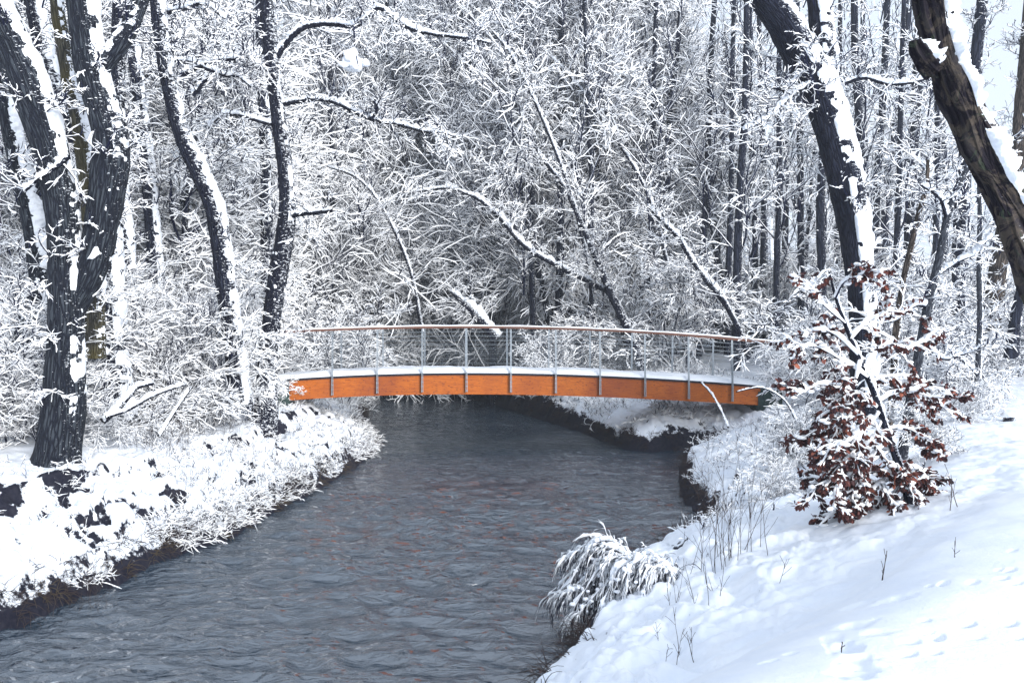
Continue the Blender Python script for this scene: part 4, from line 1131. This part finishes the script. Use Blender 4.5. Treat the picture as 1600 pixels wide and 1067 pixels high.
# ------------------------------------------------------------------ drooping snow-bowed clump over the water
rc = np.random.default_rng(33)
root = WG(1035, 945, .35)
cl = thing('bowed_shrub', 'snow-bowed shrub hanging over the water in front of the right bank', 'shrub', root)
crests = [([(1035, 945), (1020, 890), (985, 860), (945, 858), (915, 880), (890, 940), (872, 968)], .0), ([(1035, 945), (1000, 880), (960, 848), (925, 832), (900, 850), (868, 905), (838, 930)], .35),
          ([(1035, 945), (1010, 880), (980, 868), (955, 890), (935, 930), (925, 960)], -.35), ([(1035, 945), (1040, 895), (1020, 872), (990, 870), (970, 900), (960, 945)], -.5),
          ([(1040, 945), (1055, 900), (1045, 880), (1020, 885), (1005, 915), (998, 950)], -.55), ([(1045, 945), (1075, 905), (1080, 895), (1070, 905), (1050, 930), (1040, 950)], -.5),
          ([(1035, 940), (990, 870), (950, 842), (935, 832), (905, 838), (880, 852), (862, 862)], .5), ([(1035, 945), (990, 900), (950, 880), (915, 890), (880, 915), (855, 925)], .1), ([(1035, 945), (1000, 900), (975, 885), (940, 900), (905, 935), (885, 965)], -.2)]
CP = []
for pts, off in crests:
    for rep in range(3):
        d0 = root[1] + rep * .12 - .1
        CP.append(smooth_path(np.array([W(x + rc.normal(0, 4), y + rc.normal(0, 4) * (q > 0), d0 + off * q / len(pts)) for q, (x, y) in enumerate(pts)]), 14))
CP = np.array(CP); CP = root + (CP - root) * .88; CD = norm(np.gradient(CP, axis=1)); CRd = radii(np.full(len(CP), .009), 14, .003); CL = np.linalg.norm(np.diff(CP, axis=1), axis=2).sum(1)
mb = MB(); sel = np.arange(len(CP)) % 3 == 0
twigs(mb, CP[sel], CRd[sel], .10, 'hi', patch=.7, r=rc); twigs(mb, CP[~sel], CRd[~sel], .06, 'hi', patch=.9, r=rc)
pp = CP[:, 1:12].reshape(-1, 3); pp = pp[rc.uniform(size=len(pp)) < .8]; pp = np.repeat(pp, 2, 0); pads(mb, pp + rc.normal(0, .03, pp.shape), .022, rc, 1, .8)
mb.obj('stem', [M_twigbrown, M_snow], cl)
mb = MB()
p, d, rad, ln = spawn(CP, CD, CRd, CL, 40, .15, 1, 38, .2, 1, -.3, .5, .3, rc)
P, D = grow(p, d, ln, 7, .1, (0, 0, -.22), rc); R = radii(rad * .45, 7, .0018)
twigs(mb, P, R, 0, 'lo', m1=0, r=rc)
ps_ = (rc.uniform(size=len(P)) < .75); twigs(mb, P[ps_], R[ps_], .028, 'hi', patch=.5, r=rc)
p, d, rad, ln = spawn(P, D, R, ln, 5, .1, 1, 25, .6, 1, -.3, .8, .3, rc)
P, D = grow(p, d, ln, 5, .1, (0, 0, -.25), rc); twigs(mb, P, radii(rad * .6, 5, .0018), 0, 'lo', m1=0, r=rc); pq = rc.uniform(size=len(P)) < .4; twigs(mb, P[pq], radii(rad[pq] * .7, 5, .002), .018, 'lo', patch=.8, r=rc)
mb.obj('twigs', [M_twig, M_snowtwig], cl)

# ------------------------------------------------------------------ weeds, dry stalks, grass
def stalks(label, x, y, z, n, hpx, spread, seed, matl=M_twigbrown, cat='dry stalks', fork=True, name='dry_stalks', rr=.0035, group=None):
    q = np.random.default_rng(seed); p = WG(x, y, z); k = FPX / p[1]
    zz = hz(p[0], p[1]); t = thing(name, label, cat, (p[0], p[1], zz), group)
    H = hpx / k
    ang = q.uniform(0, 6.28, n)
    P0 = np.stack([p[0] + spread * q.normal(size=n), p[1] + spread * q.normal(size=n), np.full(n, zz - .03)], -1)
    P0[:, 2] = height(P0[:, 0], P0[:, 1], False) - .04
    L = H * q.uniform(.5, 1.1, n)
    P, D = grow(P0, np.array([[0, 0, 1.]]) + q.normal(0, .16, (n, 3)), L, 7, .05, (0, 0, -.005), q)
    R = radii(np.full(n, rr), 7, rr * .45); mb = MB(); twigs(mb, P, R, 0, 'lo', m1=0, r=q)
    if fork:
        c, d, rad, ln = spawn(P, D, R, L, 4, .3, .95, 38, .35, 1, .2, .7, .4, q)
        P2, D2 = grow(c, d, ln, 4, .12, r=q); twigs(mb, P2, radii(rad, 4, rr * .4), 0, 'lo', m1=0, r=q)
    mb.obj('stem', [matl, M_snowtwig], t)
    return t
stalks('tall bunch of dry stalks on the bank right of the bowed shrub', 1140, 918, .62, 22, 165, .16, 1)
stalks('forked dry weed right of the tall bunch of stalks', 1216, 925, .95, 1, 110, .06, 2, rr=.004)
stalks('sparse dry weeds below the low shrub on the right bank', 1185, 850, .7, 8, 90, .3, 3)
stalks('thin weeds at the corner of the pool on the right bank', 1105, 800, .45, 9, 110, .3, 4)
stalks('leaning dry stalks in front of the bowed shrub', 1075, 975, .6, 7, 95, .15, 5)
stalks('few dry stalks low on the right bank near the picture bottom', 1020, 1030, .75, 6, 80, .2, 6)
stalks('forked twig standing in the open snow right of the beech', 1480, 768, 1.62, 1, 110, .05, 7, rr=.005)
stalks('second forked twig beside the first in the open snow', 1502, 766, 1.62, 1, 80, .03, 8, rr=.005)
stalks('two-armed twig sticking out of the path edge below the beech', 1372, 852, 1.6, 1, 60, .02, 9, rr=.006)
stalks('thin twig lying near the path above the footprints', 1494, 866, 1.6, 1, 60, .03, 10, rr=.004)
stalks('brown twig sticking out of a footprint in the path', 1312, 1012, 1.6, 1, 42, .01, 11, rr=.005, matl=M_twigbrown)
stalks('dry weeds between the beech and the big forked tree foot', 1240, 690, 1.2, 8, 120, .3, 12)
stalks('dark weeds on the left bank below the shrubs', 255, 700, 1.1, 26, 95, .25, 13)
stalks('dry weeds on the left bank near the bridge tree', 330, 690, 1.0, 18, 75, .4, 14)
stalks('thin weeds at the left edge of the bank above the water', 115, 850, .7, 10, 150, .2, 15)
stalks('loose dark weeds on the snowy left bank below the straight stick', 290, 740, .9, 16, 60, .30, 18)
stalks('dark weeds behind the ledge left of the bridge foot', 430, 700, .9, 16, 55, .30, 19)
stalks('single tall weed on the left bank ledge', 118, 800, .8, 1, 170, .05, 16)
stalks('sparse weeds on the right bank beneath the bridge end', 1120, 690, .9, 9, 70, .5, 17)

# grass tufts drooping from the bank edges: nobody could count them
def bank_tufts(name, line, y0, y1, n, seed, matl, label, ln=(.12, .34), off=(.02, .35), zoff=.02):
    q = np.random.default_rng(seed)
    seg = [(a, b) for a, b in zip(line[:-1], line[1:]) if b[1] > y0 and a[1] < y1]
    w = np.array([np.linalg.norm(b - a) for a, b in seg]); w /= w.sum()
    mb = MB(); P0 = []; Dn = []
    side = -1 if line is LB else 1
    nt_ = n // 12
    for k in range(nt_):
        a, b = seg[q.choice(len(seg), p=w)]; t = q.uniform(); c = a + (b - a) * t
        nr = np.array([(b - a)[1], -(b - a)[0]]); nr /= np.linalg.norm(nr)
        if line is LB: nr = -nr
        o_ = c + nr * q.uniform(*off)
        for j in range(12):
            P0.append([*(o_ + q.normal(0, .035, 2)), 0]); Dn.append([*(-nr * q.uniform(.1, 1.1) + q.normal(0, .35, 2)), q.uniform(.3, 1.3)])
    P0 = np.array(P0); Dn = np.array(Dn)
    P0[:, 2] = height(P0[:, 0], P0[:, 1]) - zoff
    P, D = grow(P0, Dn, q.uniform(*ln, len(P0)), 6, .1, (0, 0, -.28), q)
    twigs(mb, P, radii(np.full(len(P0), .004), 6, .0016), 0, 'lo', m1=0, r=q)
    o = mb.obj(name, [matl, M_snowtwig], None, smooth=False); o['label'] = label; o['category'] = 'grass'; o['kind'] = 'stuff'
bank_tufts('bank_grass', LB, 5, 34, 3200, 51, M_twigbrown, 'dark drooping grass along the edge of the left bank')
bank_tufts('bank_grass', RB, 4, 36, 2800, 52, M_twigbrown, 'dark drooping grass along the edge of the right bank')
bank_tufts('straw_grass', LB, 5, 34, 700, 53, M_straw, 'yellow straw grass hanging over the water from the left bank', (.12, .3), (.0, .2))
# snow-laden low growth on banks
def low_growth(name, label, pts, seed, H=(.12, .35), snow=.022, r0=.004):
    q = np.random.default_rng(seed)
    P0 = np.array(pts); n = len(P0)
    Z = height(P0[:, 0], P0[:, 1]); P0 = np.column_stack([P0, Z - .03])
    d = q.normal(0, .7, (n, 3)); d[:, 2] = q.uniform(.3, 1.1, n)
    L = q.uniform(*H, n)
    P, D = grow(P0, d, L, 6, .16, (0, 0, -.12), q); R = radii(np.full(n, r0), 6, .002)
    mb = MB(); twigs(mb, P, R, snow, 'lo', patch=.5, r=q)
    crown_levels(mb, P, D, R, L, [dict(n=4, t0=.15, ang=45, ratio=.5, K=4, wob=.2, flat=.6, rr=.7, taper=.4)], snow * .8, .0018, q)
    o = mb.obj(name, [M_twig, M_snowtwig], smooth=False); o['label'] = label; o['category'] = 'undergrowth'; o['kind'] = 'stuff'
def bank_pts(q, n, xr, yr, smin, smax, left):
    out = []
    while len(out) < n:
        x = q.uniform(*xr, 4000); y = q.uniform(*yr, 4000)
        dl = seg_dist(x, y, LB); dr = seg_dist(x, y, RB); s_ = np.minimum(dl, dr)
        ok = ~inside(x, y) & (s_ > smin) & (s_ < smax) & ((dl < dr) == left) & (fbm(x * 1.1, y * 1.1, None, 88, 2) > -.05)
        out += list(np.stack([x[ok], y[ok]], -1))
    return out[:n]
q = np.random.default_rng(62)
low_growth('undergrowth', 'snow-covered low twigs and grass on the left bank', bank_pts(q, 6000, (-14, -3), (7.5, 24), .5, 5, True) + bank_pts(q, 2600, (-14, -3), (7.5, 24), .04, .45, True) + bank_pts(q, 500, (-8, -4), (6, 13), .03, .35, True), 63, (.10, .32), .014, .003)
low_growth('undergrowth', 'snow-covered low twigs and grass on the far banks behind the bridge', bank_pts(q, 3000, (-12, 9), (22.5, 38), .1, 5, True) + bank_pts(q, 3500, (-8, 9), (22, 40), .2, 5, False), 64, (.2, .6), .026, .006)
low_growth('undergrowth', 'snow-covered low twigs on the right bank slope', bank_pts(q, 1500, (2, 8), (9.5, 21), .15, 3.0, False), 65, (.1, .28))

# snow puff caught on a hanging twig by the long limb
def lump(name, label, c, rx, ry, rz, seed, cat='snow clump'):
    u = np.linspace(0, np.pi, 18); v = np.linspace(0, 2 * np.pi, 25)
    U_, V_ = np.meshgrid(u, v, indexing='ij')
    x, y, z = np.sin(U_) * np.cos(V_), np.sin(U_) * np.sin(V_), np.cos(U_)
    k = 1 + .28 * fbm(x * 1.7 + seed, y * 1.7, z * 1.7 + 3.3, seed, 3)
    V = np.stack([c[0] + x * rx * k, c[1] + y * ry * k, c[2] + z * rz * k * (1 - .25 * z)], -1)
    idx = np.arange(V.shape[0] * V.shape[1]).reshape(V.shape[:2])
    mb = MB(); mb.add(V, np.stack([idx[:-1, :-1], idx[1:, :-1], idx[1:, 1:], idx[:-1, 1:]], -1))
    return tag(mb.obj(name, [M_snow]), label, cat)
c = W(552, 95, 16.9); mb = MB(); qq = np.random.default_rng(9); pads(mb, c + qq.normal(0, 1, (34, 3)) * [.11, .08, .075] + [0, 0, -.02], .085, qq, 0, .9)
tag(mb.obj('snow_clump', [M_snow]), 'puff of snow hung on a twig below the long upper limb', 'snow clump')
mb = MB(); tube(mb, smooth_path([W(553, 42, 16.95), W(554, 70, 16.9), W(560, 104, 16.75)], 12), [.02, .012, .008], 6); tag(mb.obj('hanging_twig', [M_twig]), 'dark twig hanging from the long upper limb into a snow puff', 'twig')
# stump and root mound at the right
p = WG(1578, 646, 1.7); mb = MB(); tube(mb, smooth_path([[p[0], p[1], hz(p[0], p[1]) - .1], [p[0], p[1], hz(p[0], p[1]) + .05], [p[0] + .03, p[1], hz(p[0], p[1]) + .10]], 8), [.10, .085, .06], 14, .45)
st = thing('tree_stump', 'small dark stump poking from the snow right of the thin straight sapling', 'stump', p); mb.obj('trunk', [M_barkdark], st)
o = lump('snow_cap', None, (p[0], p[1], hz(p[0], p[1]) + .12), .13, .12, .05, 5, None); o.parent = st; o.data.transform(__import__('mathutils').Matrix.Translation([-c_ for c_ in st.location]))
# fallen boughs
def bough(label, pts, d0, d1, w, seed, snow_=.035):
    P, R = px_path([(x, y, w * (1 - .5 * i / len(pts))) for i, (x, y) in enumerate(pts)], d0, d1); Ps = smooth_path(P, 40)
    t = thing('fallen_branch', label, 'branch', P[0]); mb = MB(); tube(mb, Ps, R, 9, .15, seed=seed); o = mb.obj('branch', [M_barkdark], t)
    mb = MB(); snowcap(mb, Ps, R, snow_, seed, 1.3, .1, span=80); s_ = mb.obj('snow', [M_snow], None); s_.parent = o; s_.data.transform(__import__('mathutils').Matrix.Translation([-c for c in t.location]))
bough('curved dark branch lying on the left bank below the shrubs', [(160, 658), (180, 642), (200, 620), (212, 606), (240, 598)], 12.6, 13.2, 11, 1)
bough('straight bare stick leaning on the left bank', [(248, 682), (262, 660), (280, 632), (300, 604)], 12.2, 12.6, 6, 2, .012)
bough('long snowy branch sloping across the left bank', [(165, 652), (200, 640), (240, 618), (290, 600)], 12.3, 12.9, 6, 3)
bough('snowy branch tip crossing the right end of the bridge beam', [(1138, 668), (1126, 640), (1112, 616), (1094, 596)], 17.5, 18.5, 3.2, 4, .018)
bough('pale snowy stick rising against the bridge beam at its right end', [(1245, 660), (1225, 625), (1190, 606), (1150, 612)], 16, 16.5, 3.2, 5, .018)
bough('dark log bedded in the left bank beneath the bridge', [(470, 664), (500, 678), (535, 692), (560, 700)], 19.5, 20.0, 12, 6, .08)
